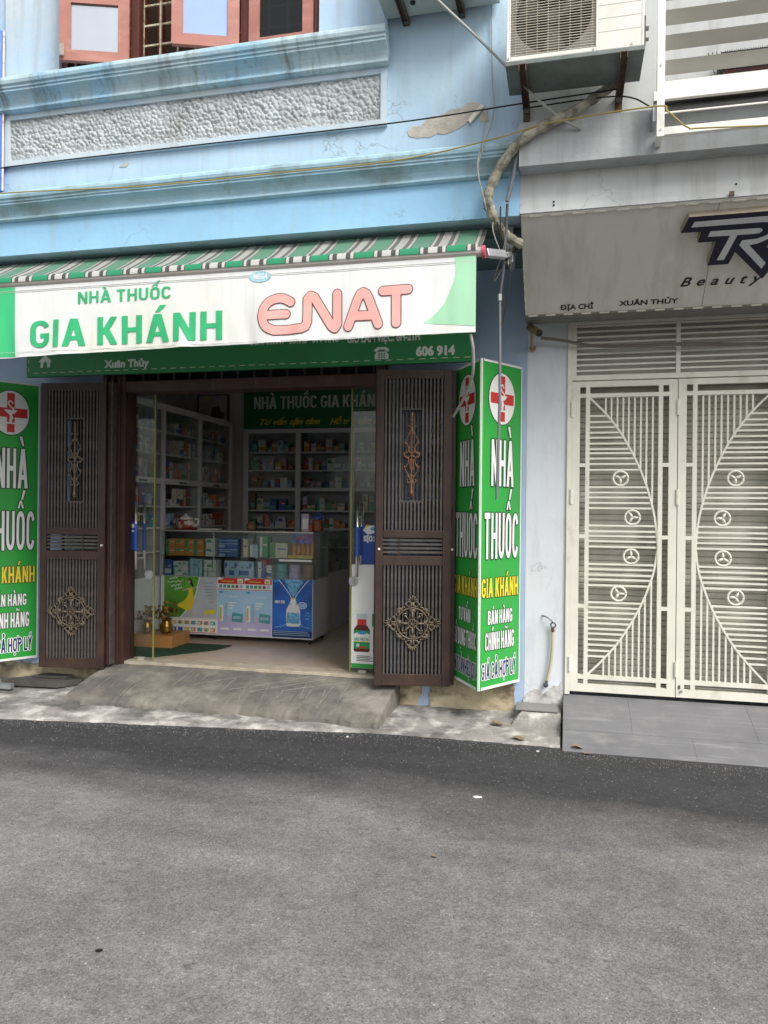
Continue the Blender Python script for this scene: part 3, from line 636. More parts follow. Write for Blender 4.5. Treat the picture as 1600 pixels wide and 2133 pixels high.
# valance: hanging printed sheet with soft ripples
VY = -1.466
def ripple(x, z): return .006*math.sin(x*9+.6)+.004*math.sin(x*23)+.012*noise.noise((x*5, z*1.5, 0))+.006*noise.noise((x*14, z*4, 3))
def valance():
    mb = MB(); nx, nz = 300, 24; vs = []; ms = []
    for i in range(nx+1):
        x = AX0+(AX1+.0-AX0)*i/nx
        for j in range(nz+1):
            t = j/nz; z = 2.905-(2.905-2.456-.0115*(x+3.54)-.003*math.sin(x*2))*t; vs.append((x, VY+ripple(x, z)*t, z))
    k = nz+1; fs = [(i*k+j, (i+1)*k+j, (i+1)*k+j+1, i*k+j+1) for i in range(nx) for j in range(nz)]
    mb.add(vs, fs, VWHITE); mb.smooth = True
    return mb.build('valance', VWHITE, AW)
VAL = valance()
def vfit(o):        # printing follows the ripples of the sheet
    bm = bmesh.new(); bm.from_mesh(o.data); bmesh.ops.triangulate(bm, faces=[f for f in bm.faces if len(f.verts) > 4])
    for _ in range(4):
        e_ = [e for e in bm.edges if e.calc_length() > .022]
        if not e_: break
        bmesh.ops.subdivide_edges(bm, edges=e_, cuts=1, use_grid_fill=True)
    bm.to_mesh(o.data); bm.free()
    for v in o.data.vertices:
        x = v.co.x+AW.location.x; z = v.co.z+AW.location.z; t = min(1, max(0, (2.905-z)/.435)); v.co.y += ripple(x, z)*t
    return o
VO = Vector((0, VY, 0))
g = MB()
for i in range(24):
    x0, x1 = AX0+(-3.42-AX0)*i/24, AX0+(-3.42-AX0)*(i+1)/24; 
    for j in range(10):
        z0 = 2.462+.0438*j; quad(g, x0, x1, z0, z0+.0438, VO, VX, VZ, .0015, VGRN)
vfit(g.build('green_end', VGRN, VAL))
g = MB(); cur = [(-.619, 2.903), (-.612, 2.81), (-.643, 2.717), (-.68, 2.644), (-.73, 2.59), (-.792, 2.548)]
cp = catm([(a, b, 0) for a, b in cur], 6); n_ = len(cp)
for p, q in zip(cp, cp[1:]):
    for j in range(5):
        f = lambda pt, t: (pt.x+(-.5005-pt.x)*t, pt.y+((2.903 if pt is cp[0] else pt.y+(2.52-2.548)*min(1, (2.903-pt.y)/.355))-pt.y)*t)
        a, b, c, d2 = f(p, j/5), f(q, j/5), f(q, (j+1)/5), f(p, (j+1)/5)
        N0 = -1; g.add([(u, VY-.0015, v) for u, v in (a, b, c, d2)], [(0, 1, 2, 3)], VGRN2)
vfit(g.build('green_swoosh', VGRN2, VAL))
vfit(block(VAL, 'NHÀ THUỐC', VTXT, VO, VX, VZ, -2.964, -2.327, 2.771, 2.843, .004, sx=.17, sy=.15, gap=.13))
vfit(block(VAL, 'GIA KHÁNH', VTXT, VO, VX, VZ, -3.30, -1.995, 2.510, 2.680, .004, sx=.185, sy=.16, gap=.13))
EN = catm([(x, z, 0) for x, z in [(-1.568, 2.706), (-1.612, 2.728), (-1.666, 2.727), (-1.716, 2.699), (-1.743, 2.637), (-1.72, 2.573), (-1.664, 2.544)]], 4)+[Vector(p) for p in [(-1.58, 2.546, 0), (-1.50, 2.551, 0), (-1.476, 2.562, 0), (-1.465, 2.585, 0), (-1.464, 2.64, 0), (-1.464, 2.715, 0), (-1.447, 2.735, 0), (-1.424, 2.725, 0), (-1.37, 2.637, 0), (-1.322, 2.558, 0), (-1.304, 2.546, 0), (-1.288, 2.566, 0), (-1.288, 2.65, 0), (-1.288, 2.738, 0)]]
ST = [EN, [(-1.71, 2.636), (-1.596, 2.638)], [(-1.222, 2.55), (-1.166, 2.70), (-1.150, 2.73), (-1.134, 2.737), (-1.118, 2.728), (-1.102, 2.70), (-1.046, 2.554)], [(-1.186, 2.607), (-1.07, 2.605)], [(-1.019, 2.738), (-.94, 2.739), (-.877, 2.740)], [(-.944, 2.733), (-.943, 2.64), (-.942, 2.555)]]
g = MB()
for s_ in ST: stroke(g, s_, .060, VO, VX, VZ, .003, MAROON)
vfit(g.build('logo_outline', MAROON, VAL))
g = MB()
for s_ in ST: stroke(g, s_, .050, VO, VX, VZ, .0045, PINK)
vfit(g.build('logo_letters', PINK, VAL))
g = MB(); FADEB = mat('faded_logo_blue', (.30, .52, .60), .55, var=.3, scale=14); disc(g, (-1.757, 2.864), .068, .032, VO, VX, VZ, .003, FADEB); vfit(g.build('oval_logo', FADEB, VAL))
vfit(text(VAL, 'MEGA', WHITEP, VO, VX, VZ, -1.80, -1.712, 2.850, 2.880, .0045, .001, shear=.2))
for zz in (2.875, 2.866, 2.486): vfit(B(AX0, AX1, VY-.002, VY-.001, zz, zz+.002).build('seam', mat('seam_grey', (.50, .50, .48), .6), VAL))

# ================================================================== green address board above the door
BO = Vector((0, -.16, 0))
AB = empty('address_board', (-2.5, -.14, 2.58), 'dark green address board with white print half hidden behind the awning valance', 'sign')
bd = B(-4.37, -.672, -.16, -.12, 2.585, 3.02).build('board', GRND, AB, bev=.003)
text(AB, 'Xuân Thủy', GREYTXT, BO, VX, VZ, -3.64, -3.245, 2.64, 2.695, .002, .004)
text(AB, '606 914', GREYTXT, BO, VX, VZ, -1.085, -.805, 2.640, 2.702, .002, .005)
text(AB, 'GCN: 000017', GREYTXT, BO, VX, VZ, -2.39, -2.10, 2.77, 2.83, .002, .003)
text(AB, 'COHND', GREYTXT, BO, VX, VZ, -2.07, -1.92, 2.769, 2.829, .002, .003)
text(AB, 'SYT-HNO', GREYTXT, BO, VX, VZ, -1.88, -1.67, 2.768, 2.828, .002, .003)
text(AB, 'GIỜ LÀM VIỆC: 6H-21H', GREYTXT, BO, VX, VZ, -1.61, -1.06, 2.755, 2.815, .002, .003)
g = MB(); O_ = Vector((-4.19, -.16, 2.66))
g.prism([(-.045, 0), (-.018, 0), (-.018, .035), (0, .05), (.018, .035), (.018, 0), (.045, 0), (.045, .05), (0, .088), (-.045, .05)], O_, VX, VZ, .002, .0025, GREYTXT)
g.prism([(-.062, .05), (-.052, .042), (0, .088), (.052, .042), (.062, .05), (0, .104)], O_, VX, VZ, .003, .0035, GREYTXT); g.build('house_icon', GREYTXT, AB)
g = MB(); O_ = Vector((-1.345, -.16, 2.625))
g.prism([(-.05, 0), (.05, 0), (.054, .03), (.036, .055), (-.036, .055), (-.054, .03)], O_, VX, VZ, .002, .0025, GREYTXT)
g.prism([(-.054, .055), (-.036, .055), (-.02, .070), (.02, .070), (.036, .055), (.054, .055), (.056, .070), (.03, .088), (-.03, .088), (-.056, .070)], O_, VX, VZ, .002, .0025, GREYTXT)
for i in range(3):
    for j in range(3): quad(g, -.026+.02*i, -.012+.02*i, .008+.014*j, .017+.014*j, O_, VX, VZ, .0035, GRND)
g.build('telephone_icon', GREYTXT, AB)
me = B(0, .045, -.001, .001, 0, .005).mesh('stitch', mat('eyelet_cream', (.55, .55, .35), .6))
for i in range(44): shared('stitch', me, AB, (-4.30+.083*i+2.5, -.0215, 2.613+.001*(i % 3)-2.58))
for z in (2.63, 2.70, 2.77): shared('stitch', B(0, .006, -.001, .001, 0, .03).mesh('stitch', MATS['eyelet_cream']), AB, (-4.35+2.5, -.0215, z-2.58))

# ================================================================== folded green pharmacy panels either side of the door
def vpanel(name, A, Cc, Bb, z0, z1, label, left_face):
    rt = empty(name, (Cc[0], Cc[1], z0), label, 'sign', 'green pharmacy panels beside the door')
    Hh = z1-z0
    def face(p, q, rows, nm):
        a, b = Vector((p[0], p[1], z0)), Vector((q[0], q[1], z0)); U = (b-a).normalized(); L = (b-a).length
        mb = MB(); mb.prism([(0, 0), (L, 0), (L, Hh), (0, Hh)], a, U, VZ, -.02, 0); f = mb.build('panel_face', GRN, rt)
        tr = MB()
        for u0, u1, v0, v1 in ((0, L, 0, .018), (0, L, Hh-.014, Hh), (0, .008, .018, Hh-.014), (L-.008, L, .018, Hh-.014)): tr.prism([(u0, v0), (u1, v0), (u1, v1), (u0, v1)], a, U, VZ, .001, .005)
        tr.build('white_trim', WHITEP, f)
        c = (L*.5, Hh*(1-.112)); g = MB()
        disc(g, c, L*.335, Hh*.082, a, U, VZ, .002, DKOUT); disc(g, c, L*.32, Hh*.079, a, U, VZ, .0035, WHITEP)
        quad(g, c[0]-L*.065, c[0]+L*.065, c[1]-Hh*.070, c[1]+Hh*.070, a, U, VZ, .005, RED)
        quad(g, c[0]-L*.285, c[0]-L*.0655, c[1]-Hh*.0165, c[1]+Hh*.0165, a, U, VZ, .005, RED); quad(g, c[0]+L*.0655, c[0]+L*.285, c[1]-Hh*.0165, c[1]+Hh*.0165, a, U, VZ, .005, RED)
        g.build('red_cross_emblem', RED, f)
        g = MB(); s1 = catm([(c[0]+L*x, c[1]+Hh*y, 0) for x, y in ((.03, .034), (-.01, .043), (-.045, .034), (-.01, .022), (.045, .014), (.02, .004), (-.03, -.003), (.015, -.012), (.03, -.02), (-.02, -.026), (-.005, -.034))], 5)
        stroke(g, s1, .010, a, U, VZ, .0065, WHITEP)
        g.prism([(c[0]-L*.12, c[1]+Hh*.010), (c[0]+L*.12, c[1]+Hh*.010), (c[0]+L*.05, c[1]-Hh*.004), (c[0]-L*.05, c[1]-Hh*.004)], a, U, VZ, .0062, .0064, WHITEP)
        quad(g, c[0]-L*.02, c[0]+L*.02, c[1]-Hh*.034, c[1]-Hh*.004, a, U, VZ, .0060, WHITEP); quad(g, c[0]-L*.075, c[0]+L*.075, c[1]-Hh*.040, c[1]-Hh*.035, a, U, VZ, .0063, WHITEP)
        g.build('serpent_cup', WHITEP, f)
        for body, fa, fb, u0, u1, m, bo, om, ow in rows:
            block(f, body, m, a, U, VZ, L*u0, L*u1, Hh*(1-fb), Hh*(1-fa), .003, om, ow, .20, .13 if fb-fa > .1 else .17, .13)
    r1 = [('NHÀ', .239, .382, .25, .80, WHITEP, .005, DKOUT, .009), ('THUỐC', .464, .605, .10, .93, WHITEP, .004, DKOUT, .008), ('GIA KHÁNH', .663, .722, .05, .94, YEL, .002, DKOUT, .005),
          ('BÁN HÀNG', .762, .805, .20, .80, WHITEP, .002, DKOUT, .0045), ('CHÍNH HÃNG', .829, .883, .14, .85, WHITEP, .002, DKOUT, .0045), ('GIÁ CẢ HỢP LÝ', .921, .970, .06, .90, NAVYP, .0015, WHITEP, .006)]
    r2 = r1[:3]+[('TƯ VẤN', .762, .805, .25, .70, WHITEP, .0012, DKOUT, .0035), ('SỬ DỤNG THUỐC', .829, .883, .06, .92, WHITEP, .0012, DKOUT, .0035), ('AN TOÀN HIỆU QUẢ', .921, .970, .03, .97, NAVYP, .001, WHITEP, .005)]
    face(Cc, Bb, r1, 'r')
    if left_face: face(A, Cc, r2, 'l')
    return rt
vpanel('pharmacy_sign', (-.82, 0), (-.583, -.41), (-.335, -.02), .285, 2.555, 'folded green pharmacy panel with red cross, hanging beside the white column', True)
vpanel('pharmacy_sign', (-4.84, 0), (-4.595, -.41), (-4.35, -.02), .245, 2.545, 'folded green pharmacy panel cut by the left picture edge, beside brown door', False)

# ================================================================== brown iron door leaves
def arc2(c, r, a0, a1, n=10): return [(c[0]+r*math.cos(R(a0+(a1-a0)*i/n)), c[1]+r*math.sin(R(a0+(a1-a0)*i/n))) for i in range(n+1)]
def tubes(lst, y, n=6):
    mb = MB()
    for pts, r in lst: mb.tube([(a, y, b) for a, b in pts], r, n)
    mb.smooth = True; return mb
def diamond(cx, cz):
    L = [(arc2((0, 0), .113, 0, 360, 36), .0058), (arc2((0, 0), .031, 0, 360, 18), .005)]
    for k in range(8): a = R(45*k); L.append(([(0, 0), (.03*math.cos(a), .03*math.sin(a))], .003))
    def rot(p, a): c, s = math.cos(a), math.sin(a); return (p[0]*c-p[1]*s, p[0]*s+p[1]*c)
    for k in range(4):
        a = R(90*k)
        P_ = [([(.034, 0), (.055, .0), (.085, 0)], .009), ([(.085, -.022), (.092, 0), (.085, .022)], .006), ([(.098, -.026), (.098, .026)], .006)]
        for s in (-1, 1):
            P_ += [(arc2((.140, .026*s), .017, 0, 320*s, 14), .0048), ([(.118, .012*s), (.13, .006*s), (.155, .004*s)], .0055), ([(.128, .052*s), (.137, .047*s), (.148, .047*s)], .007), ([(.112, .062*s), (.122, .058*s)], .007)]
        for q in range(-3, 4):
            b = R(q*27); l = .052-.004*abs(q); P_.append(([(.155+.012*math.cos(b), .012*math.sin(b)), (.155+l*.7*math.cos(b), l*.7*math.sin(b)), (.155+l*math.cos(b), l*math.sin(b))], [.003, .0065, .003]))
        for pts, r in P_: L.append(([rot(p, a) for p in pts], r))
        a = R(45+90*k)
        P_ = [([(.036, 0), (.06, 0), (.08, 0)], [.005, .006, .009]), ([(.082, -.02), (.09, -.008), (.10, 0), (.09, .008), (.082, .02)], .0055)]
        for q in range(-2, 3): b = R(q*40); P_.append(([(.128, 0), (.128+.026*math.cos(b), .026*math.sin(b))], [.008, .006]))
        for s in (-1, 1): P_ += [(arc2((.122, .026*s), .012, 180, 180+270*s, 10), .005)]
        for pts, r in P_: L.append(([rot(p, a) for p in pts], r))
    return [([(x+cx, z+cz) for x, z in pts], r) for pts, r in L]
def scroll(cx, cz):
    L = [([(0, -.31), (0, -.27), (0, -.22), (0, 0), (0, .20), (0, .28), (0, .31)], [.014, .016, .006, .006, .006, .010, .014]), ([(0, .235), (0, .25), (0, .265)], [.006, .015, .008])]
    for s in (-1, 1):
        c = lambda pts: [(p.x, p.y) for p in catm([(x*s, z, 0) for x, z in pts], 5)]
        L += [(c([(0, .20), (.016, .16), (.04, .115), (.052, .09), (.040, .075)]), .0045), (c([(.030, .205), (.022, .215), (.008, .20), (.004, .17), (.018, .15), (.026, .165)]), .004),
              (c([(.046, .095), (.030, .07), (.024, .03), (.050, .005), (.062, .015)]), .0055), (c([(.060, -.005), (.040, -.012), (.024, -.03), (.026, -.06), (.048, -.095), (.055, -.08)]), .006),
              (c([(0, 0), (.02, .022), (.045, .022), (.060, .004), (.045, -.018), (.02, -.016), (0, 0)]), .005), (c([(.052, -.10), (.030, -.135), (.008, -.18), (.004, -.22)]), .0045),
              (c([(.004, -.19), (.022, -.205), (.032, -.19), (.026, -.175)]), .006), (c([(.006, -.145), (.018, -.16), (.028, -.15)]), .005), (c([(.012, .06), (.022, .035), (.008, .02)]), .006), (c([(.010, -.03), (.012, -.08), (.0, -.12)]), .005)]
    return [([(x+cx, z+cz) for x, z in pts], r) for pts, r in L]
def iron_leaf(p0, p1, z0, label, flip, orn, slot=None):
    a = math.atan2(p1[1]-p0[1], p1[0]-p0[0]); W = math.hypot(p1[0]-p0[0], p1[1]-p0[1]); Hh = 2.30
    rt = empty('iron_door_leaf', (p0[0], p0[1], z0), label, 'door', 'open iron door leaves', a)
    f = B(0, .055, -.02, .02, 0, Hh); f.box(W-.062, W, -.02, .02, 0, Hh)
    for z_0, z_1 in ((0, .085), (.875, .945), (1.075, 1.13), (Hh-.065, Hh)): f.box(.055, W-.062, -.02, .02, z_0, z_1)
    f.build('frame', BROWN, rt, bev=.003, local=True)
    n = 16; us = [.055+(W-.117)*(i+.5+(.45 if slot else 0))/n for i in range(n)]
    m1 = B(-.0064, .0064, -.018, .018, .085, .875).mesh('bar', BARS); m2 = B(-.0064, .0064, -.018, .018, 1.13, Hh-.065).mesh('bar', BARS)
    m3 = B(-.0064, .0064, -.018, .018, 1.13, 1.335).mesh('bar', BARS); m4 = B(-.0064, .0064, -.018, .018, 2.02, Hh-.065).mesh('bar', BARS)
    oc = us[slot or (8 if flip else 7)]
    for u in us:
        shared('bar', m1, rt, (u, 0, 0))
        if abs(u-oc) < .062: shared('bar', m3, rt, (u, 0, 0)); shared('bar', m4, rt, (u, 0, 0))
        else: shared('bar', m2, rt, (u, 0, 0))
    B(oc-.075, oc+.075, -.013, .013, 1.335, 1.347).build('slot_rail', BARS, rt, local=True); B(oc-.075, oc+.075, -.013, .013, 2.008, 2.02).build('slot_rail', BARS, rt, local=True)
    for i in range(4):
        z = .963+.029*i
        B(.055, W-.062, -.010, .010, z, z+.016).build('letter_slat', BARS, rt, local=True)
    up = .165 if not flip else W-.19
    B(up, up+.012, -.014, .014, .945, 1.075).build('slat_post', BROWN, rt, local=True)
    tubes(diamond(W*.5, .455), -.028).build('diamond_ornament', BRONZE, rt, local=True)
    tubes(scroll(oc, 1.68), -.006).build('scroll_ornament', orn, rt, local=True)
    for z in (.45, 1.2, 1.95): MB().tube([(W if not flip else 0, .01, z), (W if not flip else 0, .01, z+.09)], .010, 8).build('hinge', BROWN, rt, local=True)
    B(.02 if not flip else W-.03, .035 if not flip else W-.015, -.03, -.0205, .985, 1.0).build('latch_stud', WHITEP, rt, local=True)
    return rt
iron_leaf((-1.366, -.205), (-.826, -.10), .238, 'open brown iron door leaf with bronze scrollwork, between glass door and green panel', False, COPPER)
iron_leaf((-4.158, -.235), (-3.626, -.145), .217, 'open brown iron door leaf left of the doorway, beside the cut-off green panel', True, BRONZE)
iron_leaf((-1.345, -.145), (-.805, -.040), .238, 'second iron leaf folded flat behind the right iron door', True, COPPER, 12)
iron_leaf((-4.185, -.175), (-3.653, -.085), .217, 'second iron leaf folded flat behind the left iron door', False, BRONZE, 3)
# folded inner leaf seen edge-on by the left jamb
e_ = empty('folded_door_leaf', (-3.60, -.12, .235), 'dark folded door leaf seen edge-on between the left iron door and doorway', 'door')
bx('stile', FRAMEB, e_, -3.625, -3.600, -.135, -.052, .245, 2.53, bev=.003)
bx('edge_channel', BARS, e_, -3.597, -3.585, -.13, -.066, .245, 2.53)

# ================================================================== glass doors
def glass_door(x0, x1, edge_x, hx, lx, label, px0, px1):
    r = empty('glass_door', ((x0+x1)/2, .05, .262), label, 'door', 'frameless glass doors')
    bx('pane', GLASS, r, x0, x1, .046, .056, .266, 2.452)
    bx('pane_edge', GLASSE, r, edge_x-.006, edge_x+.006, .0455, .0565, .266, 2.452)
    for y in (-.012, .114):
        h = MB().tube([(hx, y, 1.005), (hx, y, 1.56)], .0125, 12); h.smooth = True; hb = h.build('pull_handle', CHROME, r)
        MB().tube([(hx, y, 1.16), (hx, y, 1.385)], .0142, 12).build('blue_film_wrap', BLUEF, hb)
        for z in (1.10, 1.46): MB().tube([(hx, .05, z), (hx, y, z)], .008, 8).build('standoff', CHROME, hb)
    lk = MB().tube([(lx, .038, .965), (lx, .064, .965)], .038, 20); lk.smooth = False; lk.build('lock', STEEL, r); MB().tube([(lx, .03, .965), (lx, .04, .965)], .012, 12).build('lock_cylinder', ALU, r)
    bx('patch_fitting', ALU, r, (x0+x1)/2-.03, (x0+x1)/2+.03, .035, .067, .262, .285)
    return r
glass_door(-3.515, -3.305, -3.305, -3.435, -3.345, 'clear glass door edge with chrome pull handle beside the left jamb', 0, 0)
glass_door(-1.625, -1.42, -1.625, -1.557, -1.60, 'clear glass door edge with chrome pull handle, stickered, by right iron door', 0, 0)
PM_WHITE = mat('badge_pale', (.55, .68, .60), .4)
def flat(name, label, x0, x1, z0, z1, y, base, cat='poster', th=.001):
    p = B(x0, x1, y, y+th, z0, z1).build(name, base); tag(p, label, cat); return p
# sticker sheets on the right glass
p = flat('poster', 'white poster with red and green vitamin bottle stuck low on right glass door', -1.615, -1.423, .30, 1.095, .0445, WHITEP); PO = Vector((0, .0565, 0))
# the print faces the street, so it sits behind the pane and is read through it
g = MB(); O_ = Vector((-1.525, .0560, 0)); O_.y = .0440
quad(g, -.088, .10, .301, .335, O_, VX, VZ, 0, MATS['panel_green'])
def bottle(g, x, z, s, O, e, cap, body, lab, liq):
    gp = lambda poly, m, dd: g.prism([(x+a*s, z+b*s) for a, b in poly], O, VX, VZ, e+dd, e+dd+.0001, m)
    gp([(-.055, 0), (.055, 0), (.064, .012), (.064, .17), (.04, .205), (-.04, .205), (-.064, .17), (-.064, .012)], body, 0)
    gp([(-.036, .205), (.036, .205), (.036, .25), (-.036, .25)], liq, .0003); gp([(-.042, .25), (.042, .25), (.042, .292), (-.042, .292)], cap, .0006)
    gp([(-.064, .025), (.064, .025), (.064, .165), (-.064, .165)], lab, .0006); gp([(-.0635, .082), (.0635, .082), (.0635, .135), (.03, .15), (-.03, .15), (-.0635, .135)], WHITEP, .0008); gp([(-.0635, .076), (.0635, .076), (.0635, .082), (-.0635, .082)], YEL, .0009)
bottle(g, -.005, .425, 1.0, O_, .0006, mat('cap_grey', (.50, .55, .58), .4), mat('bottle_brown_red', (.12, .02, .015), .3), mat('label_green', (.02, .28, .10), .4), RED)
disc(g, (-.005, .572), .036, .014, O_, VX, VZ, .0018, LOGOB); disc(g, (-.035, .475), .014, .014, O_, VX, VZ, .0018, PM_WHITE); quad(g, -.03, .03, .455, .468, O_, VX, VZ, .0018, RED)
g.prism([(.085, .42), (.098, .42), (.098, .62), (.085, .60)], O_, VX, VZ, .0006, .0007, RED); quad(g, .075, .098, .62, .72, O_, VX, VZ, .0008, MATS['label_green'])
for i in range(4): quad(g, -.045, .085-.02*(i % 2), .355+.012*i, .360+.012*i, O_, VX, VZ, .0008, BLACK)
g.build('printed_picture', WHITEP, p)
text(p, 'HÀO HÀO AN', MATS['label_green'], Vector((0, .0438, 0)), VX, VZ, -1.588, -1.472, .512, .534, .004, .001)
p = flat('poster', 'small blue sweets poster on right glass door beside the chrome handle', -1.535, -1.423, 1.10, 1.40, .0445, mat('poster_blue', (.02, .06, .33), .4))
g = MB(); O_ = Vector((0, .0438, 0)); g.prism([(-1.53, 1.36), (-1.47, 1.395), (-1.424, 1.395), (-1.424, 1.34), (-1.49, 1.325)], O_, VX, VZ, 0, .0001, WHITEP); g.prism([(-1.53, 1.36), (-1.50, 1.40), (-1.47, 1.395)], O_, VX, VZ, .0002, .0003, YEL); disc(g, (-1.44, 1.37), .03, .014, O_, VX, VZ, .0003, LOGOB, 20)
g.build('printed_picture', WHITEP, p); text(p, 'KẸO S', WHITEP, O_, VX, VZ, -1.52, -1.428, 1.275, 1.315, .001, .003)
p = flat('poster', 'blue and white leaflet on left glass door behind the chrome handle', -3.512, -3.452, 1.17, 1.40, .0445, MATS['poster_blue'])
g = MB(); O_ = Vector((0, .0438, 0)); quad(g, -3.508, -3.475, 1.35, 1.38, O_, VX, VZ, 0, WHITEP); quad(g, -3.508, -3.46, 1.315, 1.33, O_, VX, VZ, 0, WHITEP); g.build('printed_picture', WHITEP, p)
# ================================================================== grey beauty salon sign, leaning outwards at the top
SG = empty('salon_sign', (.5, -.40, 2.825), 'grey leaning beauty salon sign board with raised black and silver letters', 'sign')
SO = Vector((0, -.40, 2.825)); SV = Vector((0, -.79488, .60676)); SN = Vector((0, -.60676, -.79488))
def sq(u0, u1, v0, v1, d0, d1, m, mb=None): mb = mb or MB(); return mb.prism([(u0, v0), (u1, v0), (u1, v1), (u0, v1)], SO, VX, SV, d0, d1, m)
sq(-.292, .816, .012, .745, -.02, 0, None).build('panel', SIGNG, SG); sq(.819, 2.2, .012, .745, -.02, 0, None).build('panel', SIGNG, SG)
sq(.8155, .8195, .012, .745, -.02, -.004, None).build('panel_joint', BLACK, SG)
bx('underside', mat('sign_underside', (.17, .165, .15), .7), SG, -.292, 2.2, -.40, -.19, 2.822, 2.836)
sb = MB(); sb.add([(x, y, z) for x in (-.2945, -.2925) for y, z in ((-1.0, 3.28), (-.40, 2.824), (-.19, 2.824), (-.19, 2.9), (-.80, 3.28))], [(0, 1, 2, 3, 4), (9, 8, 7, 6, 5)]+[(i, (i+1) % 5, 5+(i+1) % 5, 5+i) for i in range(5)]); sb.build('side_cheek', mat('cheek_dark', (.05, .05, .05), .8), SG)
sq(-.292, 2.2, .742, .756, -.02, .006, None).build('top_trim', SIGNE, SG); sq(-.292, 2.2, 0, .012, -.02, .004, None).build('bottom_trim', mat('trim_dark', (.22, .21, .18), .6), SG)
for i in range(22):
    sq(-.27+.115*i, -.21+.115*i, .002, .013, .004, .007, None).build('trim_clip', mat('clip_cream', (.72, .70, .60), .5), SG)
for i in range(9): sq(-.292, -.286, .05+.08*i, .09+.08*i, 0, .004, None).build('trim_clip', MATS['clip_cream'], SG)
for i in range(20): sq(-.24+.125*i, -.17+.125*i, .738, .746, .006, .009, None).build('trim_clip', MATS['clip_cream'], SG)
text(SG, 'DỊA CHỈ', BLACK, SO, VX, SV, -.058, .148, .042, .080, .001, .002); sq(-.066, -.040, .058, .063, .001, .0015, None).build('lettering', BLACK, SG); text(SG, 'XUÂN THỦY', BLACK, SO, VX, SV, .31, .668, .051, .087, .001, .002)
text(SG, 'Beauty', BLACK, SO, VX, SV, .668, 1.140, .176, .240, .002, .0015, shear=.35, space=1.7)
# raised monogram: tan returns, navy face, silver inlay
outer = [(.657, .688), (1.10, .690), (1.17, .672), (1.215, .62), (1.20, .55), (1.15, .49), (1.105, .462), (1.19, .36), (1.124, .236), (.941, .436), (.916, .355), (.80, .354), (.825, .517), (.724, .516), (.735, .587), (.623, .588)]
mb = MB(); mb.prism([(a, b) for a, b in outer], SO+SN*0, VX, SV, .0, .05, NAVY, TAN); mg = mb.build('monogram', NAVY, SG)
w1 = [(.690, .655), (1.055, .659), (1.11, .655), (1.16, .63), (1.172, .59), (1.15, .545), (1.10, .508), (1.056, .486), (1.010, .478), (1.122, .349), (1.107, .310), (.956, .482), (.967, .513), (1.045, .517), (1.09, .535), (1.125, .57), (1.128, .60), (1.10, .618), (1.058, .623), (.676, .621)]
MB().prism(w1, SO, VX, SV, .0505, .052, SILV).build('silver_stroke', SILV, mg)
MB().prism([(.785, .586), (1.046, .586), (1.060, .580), (1.065, .569), (1.053, .554), (1.02, .551), (.935, .551), (.887, .388), (.847, .388), (.897, .550), (.775, .552)], SO, VX, SV, .0505, .052, SILV).build('silver_stroke', SILV, mg)
bx('corner_lug', RUST, SG, .86, .885, -1.035, -1.02, 3.285, 3.31)

# ================================================================== cream double gate with roller shutter behind
GT = empty('iron_gate', (.73, 0, .24), 'cream painted double iron gate with arched bar pattern under the salon sign', 'gate')
f = B(-.012, .022, -.02, .02, .215, 2.872); f.box(.022, .050, -.015, .015, 2.45, 2.872); f.box(1.442, 1.476, -.02, .02, .215, 2.872); f.box(.050, 1.442, -.015, .015, 2.845, 2.872); f.box(.050, 1.442, -.015, .015, 2.448, 2.485); f.box(.716, .746, -.016, .016, 2.485, 2.845)
f.build('frame', GATE, GT, bev=.002)
for i in range(9):
    z = 2.495+.0395*i+.017
    for x0, x1 in ((.050, .716), (.746, 1.442)): bx('transom_bar', GATE, GT, x0, x1, -.008, .008, z, z+.012)
zy = lambda y: 1.5+(1070.7-y)*.003425-.24
HB = [868, 880, 891, 902, 913, 925, 936, 945, 956, 967, 979, 1014.6, 1025.6, 1036, 1047, 1058, 1094, 1105.5, 1116, 1126.6, 1138, 1174, 1184.5, 1196, 1206, 1217.6, 1253, 1264, 1274.5, 1286, 1296.6, 1308, 1318, 1330, 1341, 1353.5, 1365]
CV = [(.123, 2.083), (.235, 1.965), (.335, 1.83), (.435, 1.645), (.515, 1.44), (.565, 1.235), (.583, 1.06), (.581, .99), (.553, .83), (.470, .605), (.340, .375), (.222, .227), (.123, .122)]
CC = [(p.x, p.y) for p in catm([(a, b, 0) for a, b in CV], 6)]
def cu(v):
    for (a, b), (c, e) in zip(CC, CC[1:]):
        if e <= v <= b: return a+(c-a)*(b-v)/(b-e)
    return .123
def cvs(u):      # heights where the arch crosses a vertical bar
    r = []
    for (a, b), (c, e) in zip(CC, CC[1:]):
        if (a-u)*(c-u) <= 0 and abs(a-c) > 1e-9: r.append(b+(e-b)*(u-a)/(c-a))
    return max(r), min(r)
